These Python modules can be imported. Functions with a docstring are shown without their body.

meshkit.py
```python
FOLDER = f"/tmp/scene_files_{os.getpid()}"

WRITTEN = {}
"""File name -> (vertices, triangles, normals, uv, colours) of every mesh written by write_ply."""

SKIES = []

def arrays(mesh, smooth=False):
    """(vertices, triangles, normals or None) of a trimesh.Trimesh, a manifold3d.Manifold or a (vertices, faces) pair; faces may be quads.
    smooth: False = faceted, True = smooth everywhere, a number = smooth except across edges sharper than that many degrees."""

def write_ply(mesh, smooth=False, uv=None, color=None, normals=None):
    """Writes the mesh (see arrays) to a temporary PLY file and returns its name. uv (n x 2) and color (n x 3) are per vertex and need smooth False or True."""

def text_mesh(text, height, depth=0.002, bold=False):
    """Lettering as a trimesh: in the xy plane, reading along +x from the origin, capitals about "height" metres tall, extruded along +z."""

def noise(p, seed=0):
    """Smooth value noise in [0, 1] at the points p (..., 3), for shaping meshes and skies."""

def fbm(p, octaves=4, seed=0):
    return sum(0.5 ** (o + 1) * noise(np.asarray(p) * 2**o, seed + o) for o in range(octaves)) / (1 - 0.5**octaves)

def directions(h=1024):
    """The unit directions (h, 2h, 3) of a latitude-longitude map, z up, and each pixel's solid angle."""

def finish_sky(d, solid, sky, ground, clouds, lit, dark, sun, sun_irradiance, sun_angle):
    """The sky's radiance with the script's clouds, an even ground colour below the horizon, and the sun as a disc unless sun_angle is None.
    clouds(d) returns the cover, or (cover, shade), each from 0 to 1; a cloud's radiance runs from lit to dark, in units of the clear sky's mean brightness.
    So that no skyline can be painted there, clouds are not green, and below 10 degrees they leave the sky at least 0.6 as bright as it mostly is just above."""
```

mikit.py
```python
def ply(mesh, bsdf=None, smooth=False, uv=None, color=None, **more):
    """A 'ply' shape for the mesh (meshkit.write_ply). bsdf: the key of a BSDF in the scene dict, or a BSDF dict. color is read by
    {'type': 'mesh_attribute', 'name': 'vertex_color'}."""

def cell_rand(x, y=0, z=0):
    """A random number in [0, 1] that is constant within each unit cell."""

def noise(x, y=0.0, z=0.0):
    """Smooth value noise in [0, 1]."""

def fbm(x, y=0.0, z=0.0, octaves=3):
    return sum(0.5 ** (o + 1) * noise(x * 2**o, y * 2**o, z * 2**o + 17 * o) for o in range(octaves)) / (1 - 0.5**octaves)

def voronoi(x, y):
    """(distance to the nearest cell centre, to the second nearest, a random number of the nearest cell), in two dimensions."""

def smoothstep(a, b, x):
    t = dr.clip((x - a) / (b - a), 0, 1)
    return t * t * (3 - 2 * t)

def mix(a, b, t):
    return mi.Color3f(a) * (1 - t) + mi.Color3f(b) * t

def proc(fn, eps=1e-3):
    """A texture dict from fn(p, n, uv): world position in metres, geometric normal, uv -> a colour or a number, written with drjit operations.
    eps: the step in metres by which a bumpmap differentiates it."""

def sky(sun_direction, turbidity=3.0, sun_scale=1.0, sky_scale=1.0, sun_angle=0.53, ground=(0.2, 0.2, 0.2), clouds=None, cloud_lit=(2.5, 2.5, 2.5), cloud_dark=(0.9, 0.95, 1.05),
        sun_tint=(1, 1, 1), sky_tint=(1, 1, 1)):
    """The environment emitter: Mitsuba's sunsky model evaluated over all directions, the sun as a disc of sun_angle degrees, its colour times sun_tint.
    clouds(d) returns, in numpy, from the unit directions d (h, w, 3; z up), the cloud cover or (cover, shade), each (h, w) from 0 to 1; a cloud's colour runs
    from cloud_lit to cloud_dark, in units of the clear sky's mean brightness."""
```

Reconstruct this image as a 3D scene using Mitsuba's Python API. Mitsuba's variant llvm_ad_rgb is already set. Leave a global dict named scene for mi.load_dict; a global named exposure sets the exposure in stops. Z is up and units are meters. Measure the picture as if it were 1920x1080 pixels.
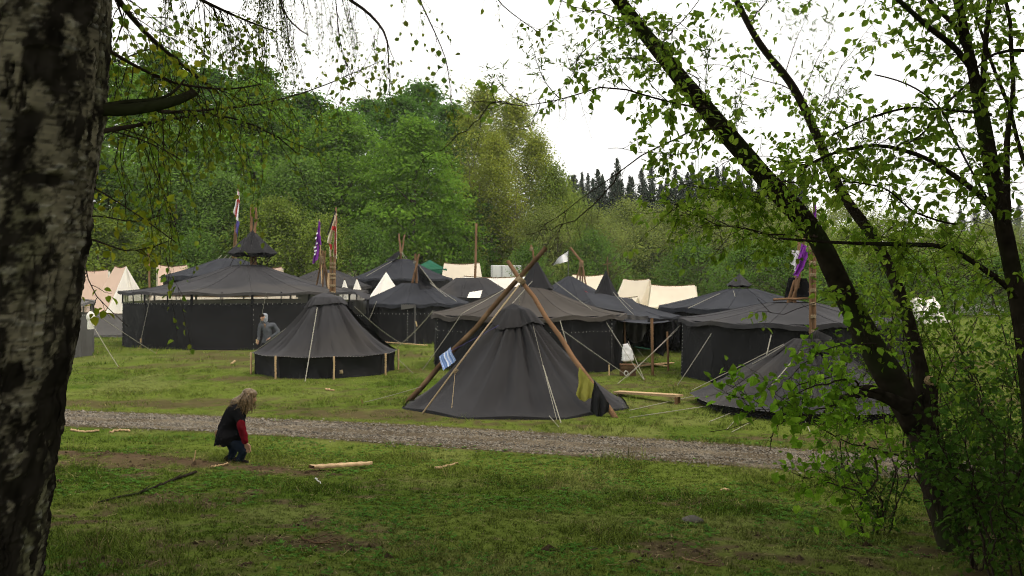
import math
import numpy as np, trimesh, manifold3d, mitsuba as mi, drjit as dr
import mikit, meshkit
from mikit import proc, noise, fbm, smoothstep, mix

T = mi.ScalarTransform4f
scene, labels = {}, {}

# ------------------------------------------------------------------ camera, sky, exposure
CAMZ, F, HY = 2.6, 1663.0, 530.0            # eye height over the camp meadow, focal length and horizon row (1920x1080 photo)
scene['camera'] = {'type': 'perspective', 'fov': math.degrees(2 * math.atan(960 / F)), 'fov_axis': 'x',
                   'principal_point_offset_y': (540 - HY) / 1080, 'near_clip': 0.1, 'far_clip': 3000.0,
                   'to_world': T().look_at(origin=[0, 0, CAMZ], target=[0, 1, CAMZ], up=[0, 0, 1])}


def overcast(d):
    n = meshkit.fbm(d * [3, 3, 6] + 5) if hasattr(meshkit, 'fbm') else meshkit.noise(d * [3, 3, 6] + 5)
    cover = np.clip(0.80 + 0.55 * n, 0, 1)
    return cover, np.clip((n - 0.45) * 0.8, 0, 0.5)


scene['sky'] = mikit.sky([0.35, -0.25, 0.9], turbidity=4, sun_scale=0.16, sun_angle=14, clouds=overcast, cloud_lit=(2.34, 2.3, 2.2), cloud_dark=(1.75, 1.76, 1.76), ground=(0.1, 0.13, 0.05))
exposure = 2.6

# ------------------------------------------------------------------ helpers
RNG = np.random.default_rng(7)


def X(px, d): return (px - 960) / F * d
def Z(py, d): return CAMZ + (HY - py) / F * d
def P(px, py, d): return np.array([X(px, d), d, Z(py, d)])


def sstep(a, b, x):
    t = np.clip((np.asarray(x, float) - a) / (b - a), 0, 1)
    return t * t * (3 - 2 * t)


LOWX = [-60, -20, -8.2, -5.3, -2.2, 0.3, 2.6, 4.6, 10, 20, 60]
LOWY = [24, 18.2, 16.1, 15.5, 14.4, 13.5, 12.8, 12.0, 9.9, 6, -8]
UPY = [26.4, 20.4, 17.8, 17.1, 16.25, 15.4, 14.6, 13.75, 11.9, 8.2, -6]


def ylow(x): return np.interp(x, LOWX, LOWY)
def yup(x): return np.interp(x, LOWX, UPY)


def n2(x, y, s, seed=0): return meshkit.noise(np.stack([np.asarray(x) / s, np.asarray(y) / s, np.zeros_like(np.asarray(x, float)) + seed * 3.7], -1), seed)


def terrain(x, y):
    x, y = np.asarray(x, float), np.asarray(y, float)
    s = ylow(x) - y
    q = s - 1.5
    z = 0.085 * (q + np.sqrt(q * q + 0.25)) / 2
    z = np.minimum(z, 1.15 + 0 * z)
    near = sstep(-0.3, 0.8, s) * (1 - sstep(16, 30, s))
    z = z + near * (0.10 * (n2(x, y, 1.7, 1) - 0.5) + 0.05 * (n2(x, y, 0.55, 2) - 0.5))
    # the little crest of dug-up earth below the track
    z = z + 0.05 * np.exp(-((s - 3.05) / 0.33) ** 2) * sstep(-0.4, -1.6, x) * sstep(-9, -7, x) * (0.5 + n2(x, y, 0.9, 5))
    camp = sstep(0.0, 2.0, y - yup(x))
    z = z + camp * 0.07 * (n2(x, y, 3.1, 3) - 0.5)
    left = 1 - sstep(-2, 14, x)
    z = z + (0.45 + 0.55 * left) * sstep(42, 58, y)
    z = z + np.maximum(0, y - 62) * (0.035 + 0.075 * left) * sstep(62, 75, y) * (y < 1e9)
    return np.minimum(z, 26)


def ground(px, py):
    """the point of the ground seen at a pixel"""
    d = np.arange(3.0, 120, 0.02)
    x, z = X(px, d), Z(py, d)
    i = np.argmax(terrain(x, d) >= z)
    return np.array([x[i], d[i], terrain(x[i], d[i])])


def on(x, y): return np.array([x, y, float(terrain(x, y))])


def norm(v):
    v = np.asarray(v, float)
    return v / np.maximum(np.linalg.norm(v, axis=-1, keepdims=True), 1e-9)


def cat(parts):
    vs, fs, k = [], [], 0
    for v, f in parts:
        f = np.asarray(f)
        if f.shape[1] == 4:
            f = np.vstack([f[:, [0, 1, 2]], f[:, [0, 2, 3]]])
        vs.append(np.asarray(v, float)); fs.append(f + k); k += len(v)
    return np.vstack(vs), np.vstack(fs)


def smooth_path(pts, n):
    pts = np.asarray(pts, float)
    if len(pts) == 2:
        return pts[0] + (pts[1] - pts[0]) * np.linspace(0, 1, n)[:, None]
    from scipy.interpolate import PchipInterpolator
    t = np.concatenate([[0], np.cumsum(np.linalg.norm(np.diff(pts, axis=0), axis=1) + 1e-6)])
    return PchipInterpolator(t, pts)(np.linspace(0, t[-1], n))


def tube(pts, radii, sides=6, caps=True, rough=0.0, seed=0):
    p = np.asarray(pts, float)
    r = np.broadcast_to(radii, (len(p),)).astype(float)
    t = norm(np.gradient(p, axis=0))
    ref = np.array([0.31, 0.17, 0.93]) if abs(t[:, 2]).mean() < 0.8 else np.array([0.9, 0.3, 0.1])
    a = norm(np.cross(t, ref)); b = np.cross(t, a)
    ang = np.arange(sides) * 2 * np.pi / sides
    R = r[:, None] * np.ones(sides)
    if rough:
        q = p[:, None] / (r.max() * 2.2) + np.cos(ang)[None, :, None] * a[:, None] * 1.3 + np.sin(ang)[None, :, None] * b[:, None] * 1.3
        R = R * (1 + rough * 2 * (meshkit.noise(q * 1.5 + seed, seed) - 0.5))
    v = p[:, None] + R[..., None] * (np.cos(ang)[None, :, None] * a[:, None] + np.sin(ang)[None, :, None] * b[:, None])
    i, j = np.meshgrid(np.arange(len(p) - 1), np.arange(sides), indexing='ij')
    q = np.stack([i * sides + j, i * sides + (j + 1) % sides, (i + 1) * sides + (j + 1) % sides, (i + 1) * sides + j], -1).reshape(-1, 4)
    f = np.vstack([q[:, [0, 1, 2]], q[:, [0, 2, 3]]])
    v = v.reshape(-1, 3)
    if caps:
        k = len(v)
        v = np.vstack([v, p[0], p[-1]])
        j = np.arange(sides)
        e = (len(p) - 1) * sides
        f = np.vstack([f, np.stack([j * 0 + k, (j + 1) % sides, j], 1), np.stack([j * 0 + k + 1, e + j, e + (j + 1) % sides], 1)])
    return v, f


def pole(a, b, r0, r1=None, sides=8, n=7, wob=0.0, seed=0):
    p = smooth_path([a, b], n)
    if wob:
        rr = np.random.default_rng(seed)
        p[1:-1] += rr.normal(0, wob, (n - 2, 3))
    return tube(p, np.linspace(r0, r0 if r1 is None else r1, n), sides)


def rope(a, b, r=0.011, sag=0.03, n=8):
    a, b = np.asarray(a, float), np.asarray(b, float)
    t = np.linspace(0, 1, n)[:, None]
    p = a + (b - a) * t
    p[:, 2:] -= sag * np.linalg.norm(b - a) * 4 * t * (1 - t) * 0.3
    return tube(p, r * 0.75, 5)


def grid_faces(n, m, close=False):
    i, j = np.meshgrid(np.arange(n - 1), np.arange(m if close else m - 1), indexing='ij')
    k = (j + 1) % m
    return np.stack([i * m + j, i * m + k, (i + 1) * m + k, (i + 1) * m + j], -1).reshape(-1, 4)


def sheet(fn, n, m):
    """a cloth: fn(u, v) -> points, u along rows"""
    u, v = np.meshgrid(np.linspace(0, 1, n), np.linspace(0, 1, m), indexing='ij')
    return np.asarray(fn(u, v)).reshape(-1, 3), grid_faces(n, m)


def box(c, size, rz=0.0, tilt=None):
    m = trimesh.creation.box(size)
    v = np.array(m.vertices)
    if tilt is not None:
        v = v @ trimesh.transformations.euler_matrix(*tilt)[:3, :3].T
    cz, sz = math.cos(rz), math.sin(rz)
    v = v @ np.array([[cz, sz, 0], [-sz, cz, 0], [0, 0, 1]])
    return v + np.asarray(c, float), np.array(m.faces)


def beam(a, b, w, h, up=(0, 0, 1)):
    a, b = np.asarray(a, float), np.asarray(b, float)
    t = norm(b - a); s = norm(np.cross(t, up)); u = np.cross(s, t)
    c = [(-1, -1), (1, -1), (1, 1), (-1, 1)]
    v = np.array([q + s * x * w / 2 + u * y * h / 2 for q in (a, b) for x, y in c])
    f = np.array([[0, 1, 5, 4], [1, 2, 6, 5], [2, 3, 7, 6], [3, 0, 4, 7], [3, 2, 1, 0], [4, 5, 6, 7]])
    return v, f


def wob(v, amp, scale, seed=0):
    v = np.asarray(v, float)
    d = np.stack([meshkit.noise(v / scale + 11.3 * k, seed + k) - 0.5 for k in range(3)], -1)
    return v + d * 2 * amp


USED = {}


def key_for(name):
    n = USED.get(name, 0); USED[name] = n + 1
    return name if n == 0 else f'{name}_{n:03d}'


def thing(name, label=None, category=None, group=None, kind=None):
    k = key_for(name)
    labels[k] = {}
    if label: labels[k]['label'] = label
    if category: labels[k]['category'] = category
    if group: labels[k]['group'] = group
    if kind: labels[k]['kind'] = kind
    return k


def put(parent, name, mesh, bsdf, smooth=False, label=None, kind=None, **more):
    k = key_for(f'{parent}__{name}') if name else parent
    scene[k] = mikit.ply(mesh, bsdf, smooth=smooth, **more)
    if name and (label or kind):
        labels[k] = {}
        if label: labels[k]['label'] = label
        if kind: labels[k]['kind'] = kind
    return k


def two(b): return {'type': 'twosided', 'bsdf': b}
def rgb(*c): return {'type': 'rgb', 'value': list(map(float, c))}
def diffuse(tex): return two({'type': 'diffuse', 'reflectance': tex})
VC = {'type': 'mesh_attribute', 'name': 'vertex_color'}


def varied(c, amount, scale, c2=None, sc2=None):
    """a base colour with cloudy variation of its own"""
    c = list(map(float, c)); c2 = list(map(float, c2)) if c2 else None

    def fn(p, n, uv):
        k = fbm(p.x * scale, p.y * scale, p.z * scale, 3)
        a = mi.Color3f(c) * (1 + amount * 2 * (k - 0.5))
        if c2:
            w = smoothstep(0.5, 0.72, fbm(p.x * sc2 + 31, p.y * sc2, p.z * sc2 + 7, 2))
            a = a * (1 - w) + mi.Color3f(c2) * w
        return a
    return proc(fn)


def leafmat(c, trans=0.9, amount=0.0, scale=0.1):
    return {'type': 'principledthin', 'base_color': varied(c, amount, scale) if amount else rgb(*c), 'roughness': 0.55, 'diff_trans': trans, 'spec_trans': 0.0, 'eta': 1.35}


# ------------------------------------------------------------------ materials
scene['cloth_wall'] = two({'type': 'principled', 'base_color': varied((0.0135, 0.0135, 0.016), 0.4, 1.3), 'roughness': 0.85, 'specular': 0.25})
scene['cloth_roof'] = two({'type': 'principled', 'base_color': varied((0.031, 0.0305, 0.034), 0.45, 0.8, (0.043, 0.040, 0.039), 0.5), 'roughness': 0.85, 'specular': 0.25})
scene['cloth_blue'] = two({'type': 'principled', 'base_color': varied((0.021, 0.023, 0.030), 0.4, 0.9), 'roughness': 0.85, 'specular': 0.25})
scene['cloth_brown'] = two({'type': 'principled', 'base_color': varied((0.052, 0.046, 0.041), 0.35, 0.7), 'roughness': 0.9, 'specular': 0.2})
scene['cloth_grey'] = two({'type': 'principled', 'base_color': varied((0.10, 0.097, 0.095), 0.25, 0.9), 'roughness': 0.9, 'specular': 0.2})
scene['cream'] = two({'type': 'diffuse', 'reflectance': varied((0.74, 0.66, 0.53), 0.10, 0.8)})
scene['white_canvas'] = two({'type': 'diffuse', 'reflectance': varied((0.82, 0.79, 0.72), 0.08, 0.8)})
scene['pink_canvas'] = two({'type': 'diffuse', 'reflectance': varied((0.62, 0.46, 0.37), 0.10, 0.8)})
scene['green_canvas'] = two({'type': 'diffuse', 'reflectance': varied((0.03, 0.12, 0.075), 0.15, 1.5)})
scene['pole_wood'] = two({'type': 'diffuse', 'reflectance': varied((0.22, 0.13, 0.075), 0.5, 3.0)})
scene['dark_pole'] = two({'type': 'diffuse', 'reflectance': varied((0.12, 0.075, 0.045), 0.6, 4.0, (0.26, 0.17, 0.10), 2.2)})
scene['pale_wood'] = two({'type': 'diffuse', 'reflectance': varied((0.52, 0.37, 0.22), 0.25, 5.0)})
scene['rope'] = diffuse(rgb(0.34, 0.325, 0.27))
scene['tan_rope'] = diffuse(rgb(0.36, 0.28, 0.18))
scene['white_dot'] = diffuse(rgb(0.55, 0.55, 0.52))
scene['white_cloth'] = diffuse(rgb(0.80, 0.80, 0.82))
scene['purple_cloth'] = diffuse(rgb(0.22, 0.045, 0.34))
scene['red_cloth'] = diffuse(rgb(0.45, 0.05, 0.05))
scene['rust_cloth'] = diffuse(rgb(0.20, 0.05, 0.03))
scene['blue_cloth'] = diffuse(rgb(0.10, 0.09, 0.28))
scene['window_film'] = {'type': 'blendbsdf', 'weight': 0.20, 'a': {'type': 'thindielectric', 'int_ior': 1.4}, 'b': two({'type': 'diffuse', 'reflectance': rgb(0.30, 0.29, 0.25)})}
# ------------------------------------------------------------------ setting: ground, track
def axis(lo, hi, dense_lo, dense_hi, step, grow=1.12):
    a = list(np.arange(dense_lo, dense_hi, step))
    s = step
    while a[-1] < hi: s = min(s * grow, 40); a.append(a[-1] + s)
    s = step
    while a[0] > lo: s = min(s * grow, 40); a.insert(0, a[0] - s)
    return np.array(a)


gx, gy = axis(-700, 700, -9, 9, 0.075), axis(-250, 900, 4.6, 17.5, 0.075, 1.035)
GX, GY = np.meshgrid(gx, gy, indexing='ij')


def soil(x, y):
    """0 = grass .. 1 = bare earth"""
    s = ylow(x) - y
    n = 0.42 * n2(x, y, 1.5, 21) + 0.30 * n2(x, y, 0.45, 22) + 0.28 * n2(x, y, 0.16, 23)
    w = sstep(0.52, 0.68, n + 0.02) * sstep(1.6, 3.0, s) * 0.9
    crest = np.exp(-((s - 3.15) / 0.55) ** 2) * sstep(-0.2, -2.5, x)
    w = np.maximum(w, crest * sstep(0.44, 0.60, n))
    w = np.maximum(w, sstep(2.0, 5, x) * sstep(4.0, 6.0, s) * sstep(0.3, 0.55, n) * 0.95)
    # worn places in the camp
    m = 0.5 * n2(x * 0.45, y, 1.6, 31) + 0.28 * n2(x, y, 0.45, 32) + 0.22 * n2(x, y, 0.16, 33)
    u = yup(x)
    w = np.maximum(w, sstep(0.52, 0.68, m + 0.11 * np.exp(-((y - u - 1.1) / 0.8) ** 2)) * sstep(0.15, 0.7, y - u) * (1 - sstep(34, 44, y)) * 0.8)
    edge = np.maximum(np.exp(-(s / 0.12) ** 2), np.exp(-((y - u) / 0.2) ** 2))
    w = np.maximum(w, edge * 0.8)
    return np.clip(w, 0, 1)


def grass_tone(x, y):
    t = 0.6 * n2(x, y, 2.6, 41) + 0.4 * n2(x, y, 0.6, 42)
    a, b, c = np.array([0.078, 0.126, 0.018]), np.array([0.138, 0.180, 0.034]), np.array([0.192, 0.212, 0.064])
    k = sstep(0.25, 0.6, t)[..., None]
    q = (sstep(0.55, 0.85, n2(x, y, 1.1, 43)) * 0.6)[..., None]
    return (a * (1 - k) + b * k) * (1 - q) + c * q


def ground_color(x, y):
    w = soil(x, y)[..., None]
    e = (0.6 + 0.8 * n2(x, y, 0.22, 51))[..., None]
    return grass_tone(x, y) * 0.8 * (1 - w) + np.array([0.085, 0.060, 0.037]) * e * w


gz = terrain(GX, GY)
gz = gz - 0.05 * ((GY > ylow(GX) + 0.08) & (GY < yup(GX) - 0.08))
scene['earth'] = two({'type': 'bumpmap', 'arbitrary': proc(lambda p, n, uv: fbm(p.x * 22, p.y * 22, 0, 3), eps=4e-3), 'scale': 0.02, 'bsdf': {'type': 'diffuse', 'reflectance': VC}})
thing('ground', 'grassy camp meadow and bare earthy bank in front of the track', kind='structure')
put('ground', '', (np.stack([GX, GY, gz], -1).reshape(-1, 3), grid_faces(len(gx), len(gy))), 'earth', smooth=True, color=ground_color(GX, GY).reshape(-1, 3))


def gravel_col(p, n, uv):
    k = fbm(p.x * 1.1, p.y * 1.1, 0, 3)
    g = noise(p.x * 45, p.y * 45)
    w = uv.y + 0.10 * (fbm(uv.x * 0.6, 3.0, 0, 2) - 0.5)
    rut = dr.exp(-dr.square((w - 0.27) / 0.09)) + dr.exp(-dr.square((w - 0.74) / 0.09))
    side = smoothstep(0.16, 0.0, dr.minimum(w, 1 - w))
    c = mix((0.092, 0.074, 0.051), (0.165, 0.138, 0.10), smoothstep(0.3, 0.7, k))
    c = mix(c, mi.Color3f(0.105, 0.080, 0.054), 0.55 * rut)
    return mix(c, mi.Color3f(0.062, 0.050, 0.028), 0.7 * side) * (0.55 + 0.9 * g)


scene['gravel_bed'] = two({'type': 'diffuse', 'reflectance': proc(gravel_col)})
thing('gravel_path', 'grey gravel track running across the meadow', kind='structure')
tx, tu = np.linspace(-26, 16, 421), np.linspace(0, 1, 25)
TX, TU = np.meshgrid(tx, tu, indexing='ij')
lo = ylow(TX) + 0.26 * (n2(TX, TX * 0, 0.5, 61) - 0.5) + 0.2 * (n2(TX, TX * 0, 0.15, 62) - 0.5)
up = yup(TX) + 0.26 * (n2(TX, TX * 0, 0.5, 63) - 0.5) + 0.2 * (n2(TX, TX * 0, 0.15, 64) - 0.5)
TY = lo + (up - lo) * TU
edge = np.minimum(TU, 1 - TU) * (up - lo)
TZ = terrain(TX, TY) + 0.012 - 0.035 * np.exp(-(edge / 0.05) ** 2) - 0.02 * (np.exp(-((TU - 0.27) / 0.1) ** 2) + np.exp(-((TU - 0.73) / 0.1) ** 2))
put('gravel_path', 'surface', (np.stack([TX, TY, TZ], -1).reshape(-1, 3), grid_faces(len(tx), len(tu))), 'gravel_bed', smooth=True, uv=np.stack([TX.ravel(), TU.ravel()], -1))
# loose stones
ns = 36000
sx = RNG.uniform(-13, 8, ns); su = np.where(RNG.uniform(0, 1, ns) < 0.05, RNG.uniform(-0.15, 1.15, ns), RNG.beta(1.1, 1.1, ns) * 1.02 - 0.01)
sy = ylow(sx) + su * (yup(sx) - ylow(sx))
size = RNG.gamma(4, 0.0033, ns) + 0.006
oct_v = np.array([[1, 0, 0], [-1, 0, 0], [0, 1, 0], [0, -1, 0], [0, 0, 1], [0, 0, -1.0]])
oct_f = np.array([[0, 2, 4], [2, 1, 4], [1, 3, 4], [3, 0, 4]])
a = RNG.uniform(0, 6.28, ns)
sv = oct_v[None] * RNG.uniform(0.55, 1.35, (ns, 6, 1)) * size[:, None, None] * [1, 0.8, 0.6]
ca, sa = np.cos(a)[:, None], np.sin(a)[:, None]
sv = np.stack([sv[..., 0] * ca - sv[..., 1] * sa, sv[..., 0] * sa + sv[..., 1] * ca, sv[..., 2]], -1)
sv += np.stack([sx, sy, terrain(sx, sy) + 0.004], -1)[:, None]
sc = np.repeat(RNG.uniform(0.06, 0.31, (ns, 1)) * np.array([1, 0.90, 0.75]), 6, 0)
scene['stone_vc'] = two({'type': 'diffuse', 'reflectance': VC})
put('gravel_path', 'stone', (sv.reshape(-1, 3), (oct_f[None] + 6 * np.arange(ns)[:, None, None]).reshape(-1, 3)), 'stone_vc', color=sc, kind='stuff')

# clods and crumbs of bare earth on the bank
nc = 9000
cy_ = RNG.uniform(4.9, 14, nc); cx0 = RNG.uniform(-1, 1, nc) * (cy_ * 0.62 + 0.5)
kk = soil(cx0, cy_) > RNG.uniform(0.25, 1, nc); kk &= ylow(cx0) - cy_ > 0.3
cx0, cy_ = cx0[kk], cy_[kk]; nc = len(cx0)
csz = RNG.gamma(2.2, 0.0065, nc) + 0.004
cv_ = oct_v[None] * RNG.uniform(0.5, 1.4, (nc, 6, 1)) * csz[:, None, None] * [1, 1, 0.7] + np.stack([cx0, cy_, terrain(cx0, cy_) + 0.003], -1)[:, None]
put('ground', 'clod', (cv_.reshape(-1, 3), (oct_f[None] + 6 * np.arange(nc)[:, None, None]).reshape(-1, 3)), 'stone_vc', color=np.repeat(np.array([0.085, 0.060, 0.038]) * RNG.uniform(0.4, 1.5, (nc, 1)), 6, 0), kind='stuff')

# grass blades
def blades(x, y, h, w, tone, lean, rng, seg=2):
    n = len(x)
    a = rng.uniform(0, 2 * np.pi, n)
    side = np.stack([np.cos(a), np.sin(a), 0 * a], -1) * w[:, None] / 2
    b = rng.uniform(0, 2 * np.pi, n)
    bend = np.stack([np.cos(b), np.sin(b), 0 * b], -1) * (h * lean)[:, None]
    p0 = np.stack([x, y, terrain(x, y) - 0.005], -1)
    up_ = np.stack([0 * h, 0 * h, h], -1)
    if seg == 1:
        v = np.stack([p0 - side, p0 + side, p0 + up_ + bend], 1)
        f = np.array([[0, 1, 2]])
    else:
        m = p0 + up_ * 0.55 + bend * 0.3
        v = np.stack([p0 - side, p0 + side, m + side * 0.8, m - side * 0.8, p0 + up_ * 0.93 + bend], 1)
        f = np.array([[0, 1, 2], [0, 2, 3], [3, 2, 4]])
    k = v.shape[1]
    col = np.repeat(tone, k, 0)
    return v.reshape(-1, 3), (f[None] + k * np.arange(n)[:, None, None]).reshape(-1, 3), col


def grass_field(n, y0, y1, spread, rng):
    y = rng.uniform(0, 1, n) ** 0.8 * (y1 - y0) + y0
    x = rng.uniform(-1, 1, n) * (y * spread + 0.6)
    s, u = ylow(x) - y, y - yup(x)
    lap = -0.05 - 0.22 * rng.uniform(0, 1, n) ** 3
    keep = ((s > lap) | (u > lap)) & (rng.uniform(0, 1, n) > soil(x, y) * 0.93)
    return x[keep], y[keep]


def tones(x, y, rng):
    c = grass_tone(x, y) * rng.uniform(0.65, 1.35, (len(x), 1))
    dry = rng.uniform(0, 1, len(x)) < 0.07
    c[dry] = np.array([0.24, 0.21, 0.09]) * rng.uniform(0.6, 1.2, (dry.sum(), 1))
    return c


rg = np.random.default_rng(11)
G = []


def tufts(n, y0, y1, per, rad, h, w, seg, rng, lean=(0.3, 1.0), bias=0.8):
    """tufts: blades that fan out from a common root, each tuft with a size and tone of its own"""
    x, y = grass_field(n, y0, y1, 0.62, rng)
    n = len(x)
    big = (0.35 + 1.5 * sstep(0.42, 0.75, n2(x, y, 0.8, 71)) + 0.5 * rng.uniform(0, 1, n) ** 3)
    a = rng.uniform(0, 6.283, (n, per)); r = rad * np.sqrt(rng.uniform(0, 1, (n, per))) * (0.6 + 0.5 * big[:, None])
    bx, by = (x[:, None] + r * np.cos(a)).ravel(), (y[:, None] + r * np.sin(a)).ravel()
    hh = (rng.gamma(6, h / 6, (n, per)) * big[:, None] + 0.01).ravel()
    t = np.repeat(tones(x, y, rng) * rng.uniform(0.7, 1.3, (n, 1)), per, 0) * rng.uniform(0.75, 1.25, (n * per, 1))
    return blades(bx, by, hh, rng.uniform(w * 0.6, w * 1.3, n * per), t, rng.uniform(*lean, n * per), rng, seg)


G.append(tufts(26000, 4.9, 13.5, 9, 0.05, 0.030, 0.0065, 2, rg, (0.4, 1.4)))
G.append(tufts(2200, 4.9, 13.5, 9, 0.05, 0.075, 0.006, 2, rg, (0.3, 0.9)))
G.append(tufts(20000, 13.0, 27.0, 9, 0.07, 0.032, 0.013, 1, rg))
G.append(tufts(13000, 26.0, 64.0, 7, 0.14, 0.06, 0.028, 1, rg))
# low broad-leaved weeds between the grass
x, y = grass_field(14000, 4.9, 15.0, 0.62, rg)
keep = n2(x, y, 0.7, 81) > 0.48; x, y = x[keep], y[keep]
k = 5
a = rg.uniform(0, 6.283, (len(x), k)); L = rg.uniform(0.02, 0.06, (len(x), k)); W = L * 0.45
base_ = np.stack([x, y, terrain(x, y) + 0.012], -1)[:, None]
dr_ = np.stack([np.cos(a), np.sin(a), 0.35 + 0 * a], -1); sd_ = np.stack([-np.sin(a), np.cos(a), 0 * a], -1)
wv = np.stack([base_ + 0 * dr_, base_ + dr_ * (L * .6)[..., None] + sd_ * (W / 2)[..., None], base_ + dr_ * L[..., None] * [1, 1, .6], base_ + dr_ * (L * .6)[..., None] - sd_ * (W / 2)[..., None]], 2)
nq = len(x) * k
G.append((wv.reshape(-1, 3), (np.array([[0, 1, 2], [0, 2, 3]])[None] + 4 * np.arange(nq)[:, None, None]).reshape(-1, 3), np.repeat(np.array([0.055, 0.125, 0.02]) * rg.uniform(0.6, 1.6, (nq, 1)), 4, 0)))
# dead straw and leaf litter on the bank
y = rg.uniform(4.9, 15, 9000); x = rg.uniform(-1, 1, 9000) * (y * 0.62 + 0.6); keep = (ylow(x) - y > 0) & (rg.uniform(0, 1, 9000) < 0.25 + 0.75 * soil(x, y)); x, y = x[keep], y[keep]
a = rg.uniform(0, 6.283, len(x)); L = rg.gamma(3, 0.022, len(x)); d_ = np.stack([np.cos(a), np.sin(a), rg.normal(0, 0.1, len(x))], -1); s_ = np.stack([-np.sin(a), np.cos(a), 0 * a], -1) * rg.uniform(0.0015, 0.005, (len(x), 1))
p_ = np.stack([x, y, terrain(x, y) + 0.02], -1)
lv = np.stack([p_ - s_, p_ + s_, p_ + d_ * L[:, None]], 1)
G.append((lv.reshape(-1, 3), np.arange(len(x) * 3).reshape(-1, 3), np.repeat(np.array([0.30, 0.24, 0.13]) * rg.uniform(0.3, 1.3, (len(x), 1)), 3, 0)))
gv, gf = cat([(v, f) for v, f, c in G])
scene['grass_blade'] = two({'type': 'diffuse', 'reflectance': VC})
thing('grass', 'short green meadow grass with taller tufts on the bank', 'grass', kind='stuff')
put('grass', '', (gv, gf), 'grass_blade', color=np.vstack([c for v, f, c in G]))
# ------------------------------------------------------------------ black tents
def poly_r(a, n, rot):
    w = 2 * np.pi / n
    ph = np.mod(a - rot, w)
    return np.cos(w / 2) / np.cos(ph - w / 2), ph / w


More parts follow.
